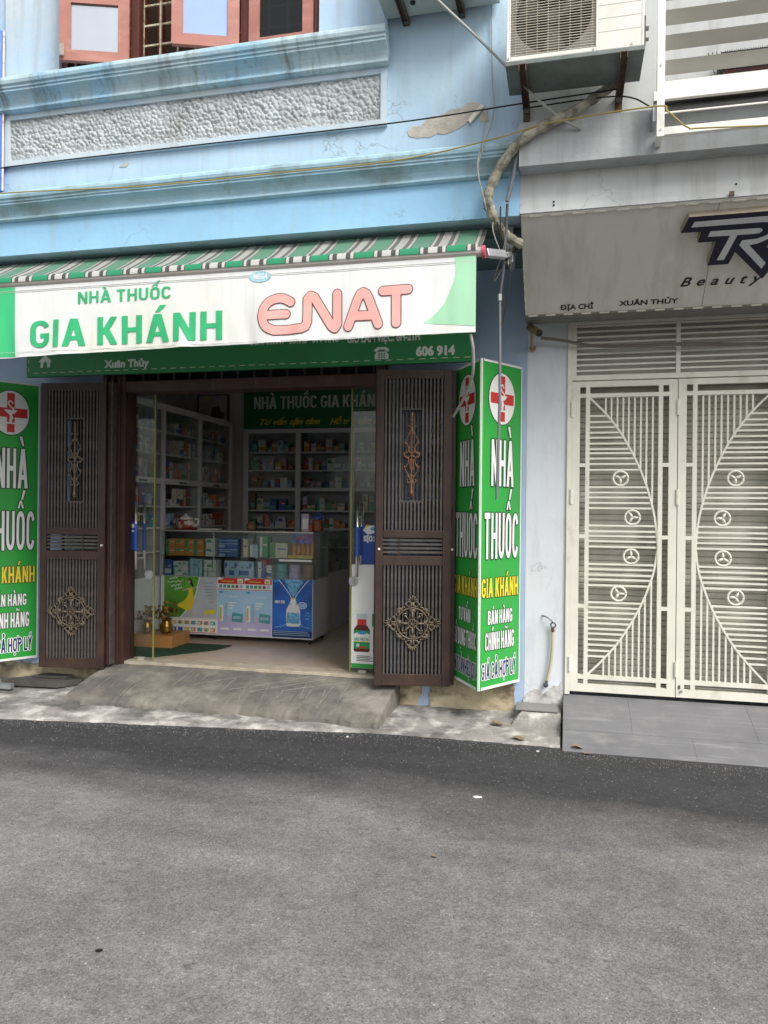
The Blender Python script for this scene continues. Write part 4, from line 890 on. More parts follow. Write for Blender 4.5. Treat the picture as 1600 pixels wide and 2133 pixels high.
def gate_leaf(x0, sgn, label):
    X = lambda u: x0+sgn*u
    def bb(name, u0, u1, v0, v1, par, y0=-.014, y1=.014, m=GATE, bev=0): a, b = sorted((X(u0), X(u1))); return bx(name, m, par, a, b, y0, y1, .24+v0, .24+v1, bev=bev)
    mb = MB()
    for u0, u1, v0, v1 in [(0, .054, 0, 2.2), (.652, .7065, 0, 2.2), (.054, .652, 0, .055), (.054, .652, 2.16, 2.2), (.093, .122, .055, 2.16), (.583, .612, .055, 2.16), (.122, .583, .09, .12), (.122, .583, 2.085, 2.113),
                           (.054, .093, .09, .12), (.612, .652, .09, .12), (.054, .093, 2.085, 2.113), (.612, .652, 2.085, 2.113)]+[(a, b, v-.013, v+.013) for v in (1.607, 1.102, .607) for a, b in ((.054, .093), (.612, .652))]:
        a, b = sorted((X(u0), X(u1))); mb.box(a, b, -.0175, .0175, .24+v0, .24+v1)
    lf = mb.build('leaf', GATE, GT); lf['label'] = label
    c = MB()
    for (a, b), (e, f2) in zip(CC, CC[1:]): c.bar((X(a), 0, .24+b), (X(e), 0, .24+f2), .013, .022)
    c.build('arch_bar', GATE, lf)
    for y in HB:
        v = zy(y)+rnd.uniform(-.0012, .0012); bb('cross_bar', .1225, cu(v)-.004, v-.0065, v+.0065, lf, -.008, .008)
    for i in range(9):
        u = .229+.0395*i+rnd.uniform(-.0012, .0012); t, bq = cvs(u); bb('upright_bar', u-.006, u+.006, t, 2.0845, lf, -.0079, .0079); bb('upright_bar', u-.006, u+.006, .1205, bq, lf, -.0079, .0079)
    for u, y, ro in ((.334, 997, 90), (.416, 1077, 0), (.409, 1157, 90), (.327, 1234, 0)):
        cx, cz = X(u), .24+zy(y); T = [(arc2((cx, cz), .050, 0, 360, 28), .008)]
        for k in range(3):
            a = R(ro+(180 if sgn < 0 and ro == 0 else 0)+(180 if y in (997,) else 0)+120*k); T.append(([(cx, cz), (cx+.02*math.cos(a), cz+.02*math.sin(a)), (cx+.044*math.cos(a), cz+.044*math.sin(a))], [.007, .010, .003]))
        tubes(T, -.004, 8).build('medallion', GATE, lf)
    for v in (1.95, 1.33, .14):
        h = MB(); h.tube([(X(-.002), -.022, .24+v), (X(-.002), -.022, .24+v+.052)], .011, 10); h.tube([(X(-.002), -.022, .24+v+.055), (X(-.002), -.022, .24+v+.105)], .011, 10); h.build('hinge', GATE, lf)
for v in (1.95, 1.33, .14): h = MB(); h.tube([(.7323, -.022, .24+v), (.7323, -.022, .24+v+.052)], .011, 10); h.tube([(.7323, -.022, .24+v+.055), (.7323, -.022, .24+v+.105)], .011, 10); h.build('centre_hinge', GATE, GT)
gate_leaf(.023, 1, 'gate leaf next to the lilac column'); gate_leaf(1.4415, -1, 'gate leaf cut by the right picture edge')
mb = MB().tube([(.77, -.02, .285), (.77, -.032, .285)], .008, 8); mb.build('lock_plug', STEEL, GT)
mb = B(.752, .764, -.024, -.018, .30, .325); mb.build('lock_plate', RUST, GT)
RS = empty('roller_shutter', (.73, .12, .24), 'grey-brown closed roller shutter behind the cream gate', 'shutter')
me = MB().profile([(.12, 0), (.112, .004), (.110, .012), (.110, .034), (.114, .0405), (.135, .0405), (.135, 0)], -.01, 1.49).mesh('slat', SHUT, (.73, .12, 0))
for i in range(74): shared('slat', me, RS, (0, 0, .0415*i-.03))

# ================================================================== air conditioner over the seam
AC = empty('air_conditioner', (0, -1.3, 3.92), 'cream air conditioner unit with round fan grille on rusty wall brackets', 'air conditioner')
ax0, ax1, ay0, ay1, az0, az1 = -.350, .362, -1.45, -1.15, 3.925, 4.47
c = B(ax0, ax1, ay1-.01, ay1, az0+.02, az1); c.box(ax0, ax0+.014, ay0, ay1-.01, az0+.02, az1); c.box(ax1-.014, ax1, ay0, ay1-.01, az0+.02, az1); c.box(ax0+.014, ax1-.014, ay0, ay1-.01, az1-.012, az1)
c.box(ax0+.014, -.328, ay0, ay0+.012, az0+.02, az1-.012); c.box(.118, ax1-.014, ay0, ay0+.012, az0+.02, az1-.012); c.box(-.328, .118, ay0, ay0+.012, az0+.02, az0+.045); c.box(-.328, .118, ay0, ay0+.012, az1-.04, az1-.012)
c.build('casing', ACW, AC, bev=.004)
bx('base_pan', ACB, AC, ax0-.004, ax1+.004, ay0-.003, ay1+.003, az0-.004, az0+.0195, bev=.003)
bx('coil', ACD, AC, ax0+.015, ax1-.015, ay1-.06, ay1-.011, az0+.02, az1-.013)
fc = (-.105, 4.185); T = MB()
T.tube([(fc[0], ay0+.03, fc[1]), (fc[0], ay0+.08, fc[1])], .035, 16)
for k in range(3):
    a = R(120*k+20); T.add([(fc[0]+.03*math.cos(a-.3), ay0+.05, fc[1]+.03*math.sin(a-.3)), (fc[0]+.195*math.cos(a-.1), ay0+.04, fc[1]+.195*math.sin(a-.1)), (fc[0]+.20*math.cos(a+.6), ay0+.08, fc[1]+.20*math.sin(a+.6)), (fc[0]+.03*math.cos(a+.7), ay0+.08, fc[1]+.03*math.sin(a+.7))], [(0, 1, 2, 3)])
T.build('fan', mat('fan_grey', (.10, .10, .095), .6), AC)
ring = MB(); nn = 40        # plate with a round opening behind the wires
for k in range(nn):
    a0, a1 = 2*math.pi*k/nn, 2*math.pi*(k+1)/nn
    def sqp(a):
        cx, cz = math.cos(a), math.sin(a); s = min((.223 if cx > 0 else .223)/max(1e-6, abs(cx)), (.243 if cz < 0 else .245)/max(1e-6, abs(cz))); return (fc[0]+cx*s, ay0+.016, fc[1]+cz*s)
    i0 = (fc[0]+.205*math.cos(a0), ay0+.016, fc[1]+.205*math.sin(a0)); i1 = (fc[0]+.205*math.cos(a1), ay0+.016, fc[1]+.205*math.sin(a1))
    j0 = (i0[0], ay0+.07, i0[2]); j1 = (i1[0], ay0+.07, i1[2]); ring.add([i0, i1, sqp(a1), sqp(a0), j0, j1], [(0, 1, 2, 3), (0, 4, 5, 1)])
ring.build('fan_shroud', mat('shroud_grey', (.34, .33, .29), .6), AC)
for i in range(33):
    z = az0+.05+.0143*i
    MB().tube([(-.326, ay0+.003, z), (.116, ay0+.003, z)], .0026, 5).build('grille_wire', ACG, AC)
for i in range(8): x = -.30+.057*i; MB().tube([(x, ay0+.006, az0+.046), (x, ay0+.006, az1-.041)], .0022, 5).build('grille_wire', ACG, AC)
for i in range(6): bx('panel_groove', mat('groove_grey', (.36, .35, .32), .6), AC, .13, ax1-.016, ay0-.0005, ay0+.002, az0+.115+.07*i, az0+.118+.07*i)
for x, z in ((-.339, az0+.035), (.108, az0+.033), (.30, az0+.035)): MB().tube([(x, ay0-.003, z), (x, ay0, z)], .006, 8).build('screw', STEEL, AC)
v = MB().tube([(ax1, -1.36, 4.09), (ax1+.03, -1.36, 4.09)], .018, 10); v.build('pipe_valve', STEEL, AC); v = MB().tube([(ax1, -1.36, 4.03), (ax1+.03, -1.36, 4.03)], .014, 10); v.build('pipe_valve', STEEL, AC); bx('valve_cover', ACD, AC, ax1+.0005, ax1+.012, -1.40, -1.31, 3.98, 4.13)
def bracket(par, x, yf, z, leg):
    b = B(x-.02, x-.016, yf, -1.002, z-.035, z); b.box(x+.016, x+.02, yf, -1.002, z-.035, z); b.box(x-.016, x+.016, yf, -1.002, z-.004, z); b.box(x-.02, x+.02, -1.010, -1.0005, z-leg, z-.0355); return b.build('wall_bracket', RUST, par)
bracket(AC, -.262, -1.465, 3.920, .085); bracket(AC, .262, -1.465, 3.920, .08)
A2 = empty('air_conditioner', (-.8, -1.15, 4.53), 'air conditioner cut by the top picture edge, only its base and brackets showing', 'air conditioner')
c = B(-1.13, -.42, -1.27, -1.03, 4.56, 5.1); c.build('casing', ACW, A2, bev=.012); bx('base_pan', mat('pale_base', (.42, .47, .44), .5), A2, -1.125, -.425, -1.265, -1.035, 4.545, 4.5595)
bracket(A2, -1.0, -1.28, 4.543, .03); bracket(A2, -.655, -1.28, 4.543, .03)
MB().tube([(-.93, -1.16, 4.535), (-.93, -1.16, 4.5445)], .016, 12).build('drain_hole', BLACK, A2)
tag(MB().tube(catm([(.245, -1.10, 3.96), (.17, -1.12, 3.90), (.02, -1.16, 3.79), (-.14, -1.18, 3.72), (-.28, -1.16, 3.655), (-.40, -1.10, 3.545), (-.475, -1.08, 3.40), (-.47, -1.08, 3.31), (-.42, -1.02, 3.215), (-.36, -.96, 3.165), (-.29, -.9, 3.14)], 5), [.029+.004*math.sin(i*2.1) for i in range(51)], 10).build('insulated_pipe', PIPEW), 'thick taped insulation pipe curving down from the air conditioner across blue wall', 'pipe')

# ================================================================== louvred metal cage at the upper right
LV = empty('louvre_cage', (1.0, -1.25, 3.55), 'white metal louvre window cage at the upper right corner', 'louvre')
ly = -1.27
p = B(.446, .486, ly, ly+.03, 3.545, 5.2); p.build('post', LOUV, LV, bev=.002); bx('post', LOUV, LV, 1.9, 1.94, ly, ly+.03, 3.545, 5.2)
bx('bottom_rail', LOUV, LV, .4865, 1.8995, ly+.002, ly+.032, 3.552, 3.594, bev=.002); bx('side_rail', LOUV, LV, .450, .480, ly+.0305, -1.0005, 3.55, 3.59); bx('middle_rail', LOUV, LV, .4865, 1.8995, ly+.004, ly+.03, 3.745, 3.842, bev=.002); bx('thin_rail', LOUV, LV, .4865, 1.8995, ly+.01, ly+.02, 3.672, 3.679)
bx('shade_shelf', mat('shelf_grey', (.30, .29, .27), .7), LV, .4865, 1.8995, ly+.0305, -1.001, 3.842, 3.858)
bx('post_clamp', LOUV, LV, .430, .4455, ly-.002, ly+.03, 3.74, 3.79); bx('post_clamp', STEEL, LV, .428, .4455, ly+.02, -1.131, 3.64, 3.735)
for i in range(8):
    z = 3.945+.136*i; s = MB(); s.add([(x, y, zz) for x in (.488, 1.898) for y, zz in ((ly+.008, z+.012), (ly+.012, z+.014), (ly+.062, z-.042), (ly+.058, z-.044))], [(0, 1, 2, 3), (7, 6, 5, 4), (0, 4, 5, 1), (1, 5, 6, 2), (2, 6, 7, 3), (3, 7, 4, 0)]); s.build('slat', mat('slat_grey', (.52, .51, .45), .5, var=.06), LV)
for z in (3.58, 3.93): MB().tube([(.466, ly-.003, z), (.466, ly, z)], .007, 8).build('screw', STEEL, LV)
BK = empty('mesh_basket', (1.1, -1.08, 3.86), 'dark wire mesh basket with red lining behind the louvre slats', 'basket')
bx('liner', mat('dark_red_liner', (.10, .015, .012), .8), BK, .80, 1.7, -1.14, -1.02, 3.865, 3.935)
bx('dark_sacking', mat('sacking', (.03, .03, .028), .9), BK, .79, 1.7, -1.145, -1.02, 3.9355, 4.03)
wm = MB()
for i in range(46):
    for s in (-1, 1): wm.tube([(.77+.022*i, -1.155, 3.862), (.77+.022*i+s*.05, -1.157-.002*s, 4.03)], .0022, 4)
stuff(wm.build('wire_mesh', BLACK, BK))

# ================================================================== cables and rods
def cable(name, pts, r, m, label, cat='cable', k=8): return tag(MB().tube(catm(pts, k), r, 8).build(name, m), label, cat)
cable('power_cable', [(-4.6, -1.10, 3.80), (-3.86, -1.10, 3.855), (-2.4, -1.10, 3.865), (-1.07, -1.12, 3.855), (-.28, -1.16, 3.865), (.245, -1.16, 3.885)], .0045, WIREB, 'thin black cable running along the foot of the rough plaster panel')
cable('power_cable', [(-.28, -1.14, 3.845), (.245, -1.16, 3.845), (.42, -1.14, 3.78)], .0045, WIREB, 'short black cable under the air conditioner between its brackets')
cable('yellow_cable', [(-4.6, -1.16, 3.66), (-3.7, -1.17, 3.645), (-2.7, -1.17, 3.60), (-1.7, -1.17, 3.60), (-1.0, -1.18, 3.60), (-.45, -1.20, 3.655), (-.12, -1.21, 3.71), (.43, -1.29, 3.70), (.50, -1.30, 3.66), (.60, -1.30, 3.565), (.72, -1.29, 3.555), (1.6, -1.29, 3.50)], .0045, WIREY, 'long yellow cable sagging from the lower cornice to the louvre cage')
cable('grey_cord', [(-.86, -1.30, 4.55), (-.50, -1.27, 4.18), (-.22, -1.24, 3.87), (-.06, -1.19, 3.74), (.05, -1.14, 3.69)], .0075, WIREW, 'grey cord running diagonally from upper unit to the taped pipe')
cable('white_wire', [(-.48, -1.02, 4.9), (-.47, -1.02, 4.2), (-.455, -1.05, 3.9), (-.50, -1.13, 3.66), (-.535, -1.14, 3.52), (-.50, -1.12, 3.35), (-.475, -1.06, 3.25)], .0045, WIREW, 'thin white wire hanging down the blue wall near its right corner')
cable('white_wire', [(-.50, -1.02, 3.92), (-.515, -1.10, 3.70), (-.535, -1.15, 3.55), (-.52, -1.14, 3.42)], .0045, WIREW, 'short white wire looping down from the small bare plaster square')
cable('white_hanging_cord', [(-.53, -1.44, 2.48), (-.52, -1.40, 2.40), (-.535, -1.30, 2.28), (-.60, -1.10, 2.20), (-.70, -.9, 2.10)], .0085, WIREW, 'white cord dangling from the right end of the awning valance')
tag(MB().tube([(-.302, -1.10, 3.63), (-.33, -1.10, 3.48), (-.365, -1.10, 3.33)], .013, 10).build('conduit_tube', GREYPVC), 'grey conduit tube leaning on the blue wall corner below the taped pipe', 'pipe')
JB = tag(B(-.475, -.445, -1.035, -1.007, 3.285, 3.345).build('junction_box', WHITEP, bev=.003), 'small white junction clip where wires meet above the awning arm', 'box')
for i, (a_, b_, m_, lab) in enumerate(((.00, .02, WIREB, 'thin black wire looping at the awning arm, nearest the corner'), (.03, -.01, WIREW, 'thin white wire looping down behind the awning arm'), (.05, .04, WIREB, 'black wire dropping from the taped pipe end to the soffit'), (-.05, .06, FLEX, 'brown wire sagging under the soffit beside the awning arm'))):
    cable('loose_wire', [(-.46+a_, -1.03, 3.33), (-.44+b_, -1.06, 3.20-.02*i), (-.40+a_, -.98, 3.05-.05*i), (-.36+b_, -.85, 3.12+.03*i), (-.31, -.75+.05*i, 3.20)], .0035, m_, lab)
cable('loose_wire', [(-.36, -.9, 3.12), (-.38, -.7, 2.95), (-.44, -.4, 2.82), (-.50, -.06, 2.80)], .0035, FLEX, 'brown wire running back from awning arm to the shaded blue wall')
rod = empty('awning_crank_rod', (-.39, -1.0, 1.56), 'long thin grey crank rod hanging from awning in front of green panel', 'rod')
MB().tube([(-.366, -1.08, 3.325), (-.372, -1.05, 3.20), (-.39, -1.02, 2.95), (-.412, -1.0, 2.80)], .0085, 8).build('upper_rod', mat('dark_rod', (.10, .10, .11), .5), rod)
MB().tube([(-.412, -1.0, 2.80), (-.410, -1.0, 2.70), (-.405, -1.0, 2.2), (-.418, -1.0, 1.58)], .0085, 10).build('lower_rod', GREYPVC, rod)
MB().tube([(-.412, -1.0, 2.815), (-.412, -1.0, 2.775)], .014, 10).build('joint', STEEL, rod)
cable('flex_conduit', [(-.20, -.12, 2.74), (-.05, -.10, 2.72), (.17, -.09, 2.675), (.45, -.09, 2.665), (.73, -.09, 2.665), (1.1, -.09, 2.65), (1.7, -.09, 2.64)], .0115, FLEX, 'brown flexible conduit running from camera across the gate louvres', 'pipe')
CT = empty('security_camera', (-.25, -.03, 2.70), 'small bronze security camera under the salon sign corner', 'camera')
MB().tube([(-.275, -.20, 2.80), (-.205, -.30, 2.735)], .026, 14).build('body', mat('camera_bronze', (.30, .22, .13), .35, metal=.4), CT); MB().tube([(-.205, -.30, 2.735), (-.20, -.307, 2.730)], .024, 14).build('lens', BLACK, CT)
MB().tube([(-.255, -.23, 2.765), (-.258, -.20, 2.73), (-.262, -.12, 2.70), (-.262, -.0, 2.69)], .010, 8).build('bracket', MATS['camera_bronze'], CT); MB().tube([(-.262, -.012, 2.69), (-.262, -.0005, 2.69)], .025, 12).build('base_plate', MATS['camera_bronze'], CT)

# ================================================================== small things on the column and ground
HO = empty('hanging_hose', (-.12, -.03, .25), 'short old clear hose hanging from a hook on the lilac column', 'hose')
h = MB().tube(catm([(-.098, -.03, .665), (-.100, -.03, .55), (-.112, -.03, .42), (-.136, -.03, .30)], 6), .0105, 10); h.smooth = True; h.build('tube', HOSE, HO)
MB().tube(catm([(-.136, -.03, .305), (-.142, -.03, .28), (-.146, -.03, .255)], 4), [.010]*4+[.020, .018, .018, .010, .008], 10).build('nozzle', mat('old_brass', (.10, .11, .12), .4, metal=.5), HO)
MB().tube([(a, -.035, b) for a, b in arc2((-.096, .705), .017, -100, 240, 16)], .0055, 8).build('ring_clip', mat('dark_steel', (.14, .14, .13), .5, metal=.5), HO)
MB().tube([(-.098, -.03, .655), (-.098, -.03, .688)], .012, 10).build('collar', RUST, HO)
tag(MB().tube(catm([(-.175, -.004, .765), (-.145, -.035, .762), (-.12, -.045, .748), (-.105, -.045, .735), (-.096, -.038, .722)], 4), .005, 6).build('wall_hook', MATS['dark_steel']), 'bent dark steel hook fixed to the lilac column above the hose', 'hook')
def leaf(x, y, z, s, rz, label, curl=.3):
    mb = MB(); n = 9; vs = []
    for i in range(n+1):
        t = i/n; wd = math.sin(math.pi*min(1, t*1.02))**.8*.32
        for q in (-1, 0, 1): vs.append((x+s*(math.cos(rz)*(t-.5)-math.sin(rz)*q*wd), y+s*(math.sin(rz)*(t-.5)+math.cos(rz)*q*wd), z+s*(curl*abs(q)*wd+.18*math.sin(t*4+1)*curl+.05)))
    mb.add(vs, [(i*3+j, (i+1)*3+j, (i+1)*3+j+1, i*3+j+1) for i in range(n) for j in range(2)]); return tag(mb.build('dry_leaf', LEAFM), label, 'leaf')
leaf(-.30, -.55, .022, .085, -.4, 'brown dry leaf on concrete edge below the loose tile'); leaf(.075, -.63, .012, .085, .2, 'tan curled dry leaf on asphalt at the gate ramp corner', .6)
leaf(-.46, -.33, .048, .09, .1, 'dry leaf litter in the crack beside the crumbled step', .4); leaf(.13, -.70, .006, .05, .5, 'tiny dark leaf on asphalt right of the tan leaf'); leaf(1.0, -2.9, .006, .05, 1.1, 'pale leaf scrap on the open road at lower right'); leaf(-.55, -2.35, .006, .03, .3, 'small pale leaf scrap lying on the middle of the road')
def grit():
    mb = MB(); q = random.Random(77); LG, DG = mat('grit_light', (.24, .23, .22), .9, var=.2, scale=40), mat('grit_dark', (.05, .05, .05), .9, var=.2, scale=40)
    for i in range(9000):
        if i < 6500: x = q.uniform(-3.4, 1.3); y = -q.uniform(.75, 4.3)
        else: x = q.uniform(-4.4, 1.3); y = (edge(x) if x < 0 else -.68)-abs(q.gauss(0, .10))-.01
        r = q.choice((.0012, .0016, .002, .0026, .0028 if i > 6500 else .002)); a = q.uniform(0, 6.3); z = .0
        P = [(x+r*1.5*math.cos(a+k*2.1), y+r*1.5*math.sin(a+k*2.1), z) for k in range(3)]+[(x, y, z+r*1.2)]
        mb.add(P, [(0, 1, 3), (1, 2, 3), (2, 0, 3)], LG if q.random() < .6 else DG)
    o = stuff(mb.build('road_grit', LG)); tag(o, 'fine loose grit scattered over the asphalt, thicker along the kerb', 'grit')
grit()
def litter(name, x, y, s, rz, m, label, cat='litter'):
    mb = MB(); P = [(math.cos(a*R(60))*s*(1+.3*math.sin(a*2.3)), math.sin(a*R(60))*s*.45*(1+.3*math.cos(a*3.1))) for a in range(6)]
    mb.prism([(a*math.cos(rz)-b*math.sin(rz), a*math.sin(rz)+b*math.cos(rz)) for a, b in P], Vector((x, y, .002)), VX, Vector((0, 1, 0)), 0, .006); return tag(mb.build(name, m), label, cat)
litter('paper_scrap', -.448, -1.60, .022, .2, WHITEP, 'white paper scrap on the dark asphalt below the green panel'); litter('paper_scrap', -.17, -.72, .008, .3, WHITEP, 'tiny white speck of paper on asphalt below the loose tile'); litter('paper_scrap', -1.41, -.74, .008, .9, WHITEP, 'tiny white speck of paper on asphalt in front of ramp corner')
litter('tar_spot', -1.53, -3.34, .011, .4, BLACK, 'black tar spot on the road at lower left', 'stain'); litter('tar_spot', -.42, -3.57, .013, .1, BLACK, 'black tar spot on the road at bottom centre', 'stain')
mb = B(-5.2, -4.30, -.40, -.355, .06, .100); mb.build('metal_tube', STEEL); tag(bpy.data.objects['metal_tube'], 'grey square metal tube lying on concrete at the left edge', 'tube')
mb = MB(); mb.prism([(-4.47, -.30), (-3.98, -.26), (-3.86, -.10), (-4.30, -.06)], Vector((0, 0, .06)), VX, Vector((0, 1, 0)), 0, .05); tag(mb.build('old_board', PLANK, bev=.004), 'dark dirty board lying on concrete beneath the left iron door', 'board')
mb = MB(); mb.prism([(-4.26, -.19), (-3.98, -.16), (-3.95, -.08), (-4.2, -.07)], Vector((0, 0, .113)), VX, Vector((0, 1, 0)), 0, .02); tag(mb.build('board_scrap', PLANK, bev=.003), 'smaller dark scrap lying on top of the dirty board', 'board')
# projecting blue sign at the far upper left
BS = empty('projecting_sign', (-4.1, -1.2, 3.75), 'blue and yellow projecting sign cut by the left picture edge upstairs', 'sign')
a = Vector((-4.25, -1.42, 3.72)); b = Vector((-3.868, -1.045, 3.72)); U = (b-a).normalized(); L = (b-a).length
MB().prism([(0, 0), (L, 0), (L, 1.12), (0, 1.12)], a, U, VZ, -.06, 0).build('board', mat('sign_blue', (.02, .14, .55), .4), BS)
MB().prism([(0, .36), (L-.03, .36), (L-.03, .60), (0, .60)], a, U, VZ, .001, .003).build('grey_band', mat('sign_grey_blue', (.30, .38, .45), .5), BS)
MB().prism([(0, .60), (L-.03, .60), (L-.03, .64), (0, .64)], a, U, VZ, .001, .003).build('yellow_band', YEL, BS); MB().prism([(0, .93), (L-.03, .98), (L-.03, 1.03), (0, 1.03)], a, U, VZ, .001, .003).build('yellow_band', YEL, BS)
MB().prism([(L-.012, 0), (L, 0), (L, 1.12), (L-.012, 1.12)], a, U, VZ, .001, .012).build('edge_trim', GRILLE, BS)
# ================================================================== inside the pharmacy
PAL = {'white': (.62, .62, .60), 'cream': (.58, .53, .42), 'pale blue': (.34, .46, .58), 'blue': (.05, .12, .36), 'teal': (.08, .32, .34), 'green': (.07, .28, .11), 'red': (.42, .05, .04), 'orange': (.55, .23, .06), 'yellow': (.60, .45, .06), 'pink': (.55, .26, .30), 'lilac': (.40, .34, .48), 'brown': (.20, .11, .06)}
PM = {k: mat('pack_'+k.replace(' ', '_'), v, .45, var=.10, scale=14) for k, v in PAL.items()}
ORD = ['first', 'second', 'third', 'fourth', 'fifth', 'sixth', 'seventh', 'eighth', 'ninth', 'tenth', 'eleventh', 'twelfth', 'thirteenth', 'fourteenth', 'fifteenth']
rc = random.Random(21)
def carton(x, y, z, w, dp, h, c, label, group, face='y', band=None, name='medicine_box', rz=0):
    mb = B(-w/2, w/2, 0, dp, 0, h); mb.mats = [PM[c]]; b2 = PM[band or rc.choice(['white', 'blue', 'green', 'red', 'teal', 'orange'])]
    t = rc.choice([0, 1, 2])
    if t == 0: mb.box(-w*.5, w*.5, -.0012, -.0004, h*.12, h*.42, b2)
    elif t == 1: mb.box(-w*.42, w*.1, -.0012, -.0004, h*.55, h*.86, b2)
    else: mb.box(-w*.5, -w*.18, -.0012, -.0004, h*.02, h*.98, b2)
    mb.box(-w*.05, w*.42, -.0013, -.0004, h*.56, h*.64, b2 if t == 0 else PM['white' if c not in ('white', 'cream') else 'blue'])
    me = mb.mesh(name, PM[c]); o = bpy.data.objects.new(name, me); col.objects.link(o); o.location = (x, y, z)
    o.rotation_euler.z = rz+(0 if face == 'y' else R(90)); return tag(o, label, 'box', group)
def cabinet(name, label, x0, x1, y0, y1, bays, shelves, top, axis, sx):
    c = empty(name, ((x0+x1)/2, (y0+y1)/2, .26), label, 'cabinet')
    if axis == 'x':
        bx('back_panel', CABD, c, x0, x1, y1-.012, y1, .262, top); fr = (lambda a, b, z0, z1, t=.03: bx('frame_rail', CAB, c, a, b, y0, y0+t, z0, z1))
        for b in bays: bx('post', CAB, c, b-.03, b+.03, y0-.002, y0+.03, .262, top)
        for b in bays[1:-1]: bx('divider', CABD, c, b-.006, b+.006, y0+.031, y1-.0125, .262, top)
        for a, b in zip(bays, bays[1:]):
            fr(a+.0305, b-.0305, top-.03, top); fr(a+.0305, b-.0305, 1.735, 1.772)
            for z in shelves: bx('shelf', CAB, c, a+.012, b-.012, y0+.035, y1-.013, z-.016, z)
            m_ = (a+b)/2
            for i, (p, q) in enumerate(((a+.031, m_+.015), (m_-.015, b-.031))): bx('sliding_pane', GLASSC, c, p, q, y0+.008+.008*i, y0+.012+.008*i, 1.7725, top-.0305)
        bx('crown', CAB, c, x0, x1, y0-.004, y1, top+.0005, top+.02)
        bx('end_panel', CAB, c, x0-.012, x0-.0005, y0, y1, .262, top)
    else:
        bx('back_panel', CABD, c, x0, x0+.012, y0, y1, .262, top)
        for b in bays: bx('post', CAB, c, x1-.03, x1+.002, b-.02, b+.02, .262, top)
        for b in bays[1:-1]: bx('divider', CABD, c, x0+.0125, x1-.031, b-.006, b+.006, .262, top)
        for a, b in zip(bays, bays[1:]):
            bx('frame_rail', CAB, c, x1-.03, x1, a+.0205, b-.0205, top-.04, top); bx('frame_rail', CAB, c, x1-.03, x1, a+.0205, b-.0205, 1.755, 1.81)
            for z in shelves: bx('shelf', CAB, c, x0+.013, x1-.035, a+.012, b-.012, z-.016, z)
            m_ = (a+b)/2
            for i, (p, q) in enumerate(((a+.021, m_+.015), (m_-.015, b-.021))): bx('sliding_pane', GLASSC, c, x1-.012-.008*i, x1-.008-.008*i, p, q, 1.8105, top-.0405)
            bx('label_strip', mat('strip_green', (.03, .12, .09), .5), c, x1+.0003, x1+.002, m_-.09, m_+.06, 1.768, 1.785)
            bx('base_panel', COUNT, c, x1-.03, x1-.002, a+.0205, b-.0205, .265, .86)
        bx('crown', CAB, c, x0, x1+.002, y0, y1, top+.0005, top+.02)
        bx('end_panel', CAB, c, x0, x1, y0-.012, y0-.0005, .262, top)
    return c
BY = [-3.71, -3.06, -2.41, -1.76, -1.16]; BS_ = [1.09, 1.308, 1.511, 1.772, 1.979, 2.193]
cabinet('back_cabinet', 'grey aluminium glass cabinet of medicines along the back wall', -3.73, -1.135, 2.80, 3.11, BY, BS_, 2.44, 'x', 0)
LY = [.44, 1.19, 1.965, 2.74]; LS = [1.10, 1.33, 1.54, 1.81, 2.059, 2.282]
cabinet('side_cabinet', 'grey aluminium glass cabinet of medicines along the left wall', -4.22, -3.862, .44, 2.75, LY, LS, 2.52, 'y', 0)
SHN = {0: 'lowest', 1: 'fifth', 2: 'fourth', 3: 'third', 4: 'second', 5: 'top'}
def fill_shelf(a, b, z, hmax, where, group, put):
    p = a; i = 0
    while i < 15:
        w = rc.uniform(.04, .092); g = rc.choice([.002, .003, .004, .006, .012, .03])
        if p+w > b: break
        h = rc.uniform(.05, hmax); c = rc.choice(['white', 'white', 'white', 'cream', 'cream', 'pale blue', 'pale blue', 'blue', 'teal', 'green', 'red', 'orange', 'yellow', 'pink', 'lilac', 'brown'])
        k = rc.choice([1, 1, 1, 2, 3]) if h < .07 else 1
        lab = f'{c} medicine pack, {ORD[i]} from the {"door" if put == "y" else "left"} on {where}'
        if put == 'x': o = carton(p+w/2, 2.845+rc.uniform(0, .03), z+.001, w, rc.uniform(.05, .12), h, c, lab, group, rz=rc.uniform(-.06, .06))
        else: o = carton(-3.915-rc.uniform(0, .03), p+w/2, z+.001, w, rc.uniform(.05, .12), h, c, lab, group, 'x', rz=rc.uniform(-.06, .06))
        p += w+g; i += 1
for bi, (a, b) in enumerate(zip(BY[:3], BY[1:4])):
    for si in range(1, 6):
        hm = (BS_[si+1]-BS_[si] if si < 5 else 2.40-BS_[5])-.06
        fill_shelf(a+.05, b-.04, BS_[si], hm, f'{SHN[si]} shelf, {["left", "middle", "right"][bi]} bay of back cabinet', 'medicine packs in the back cabinet', 'x')
for bi, (a, b) in enumerate(zip(LY, LY[1:])):
    for si in range(1, 6):
        hm = (LS[si+1]-LS[si] if si < 5 else 2.46-LS[5])-.06
        fill_shelf(a+.04, b-.03, LS[si], hm, f'{SHN[si]} shelf, {["near", "middle", "far"][bi]} bay of side cabinet', 'medicine packs in the side cabinet', 'y')
IS = empty('inner_sign', (-2.4, 2.79, 2.46), 'dark green shop name board above the back cabinet inside', 'sign')
bx('board', mat('inner_green', (.012, .13, .04), .3, var=.05), IS, -3.735, -1.135, 2.785, 2.81, 2.465, 3.045)
IO = Vector((0, 2.785, 0)); block(IS, 'NHÀ THUỐC GIA KHÁNH', GREYTXT, IO, VX, VZ, -3.606, -2.045, 2.695, 2.838, .003, sx=.19, sy=.14)
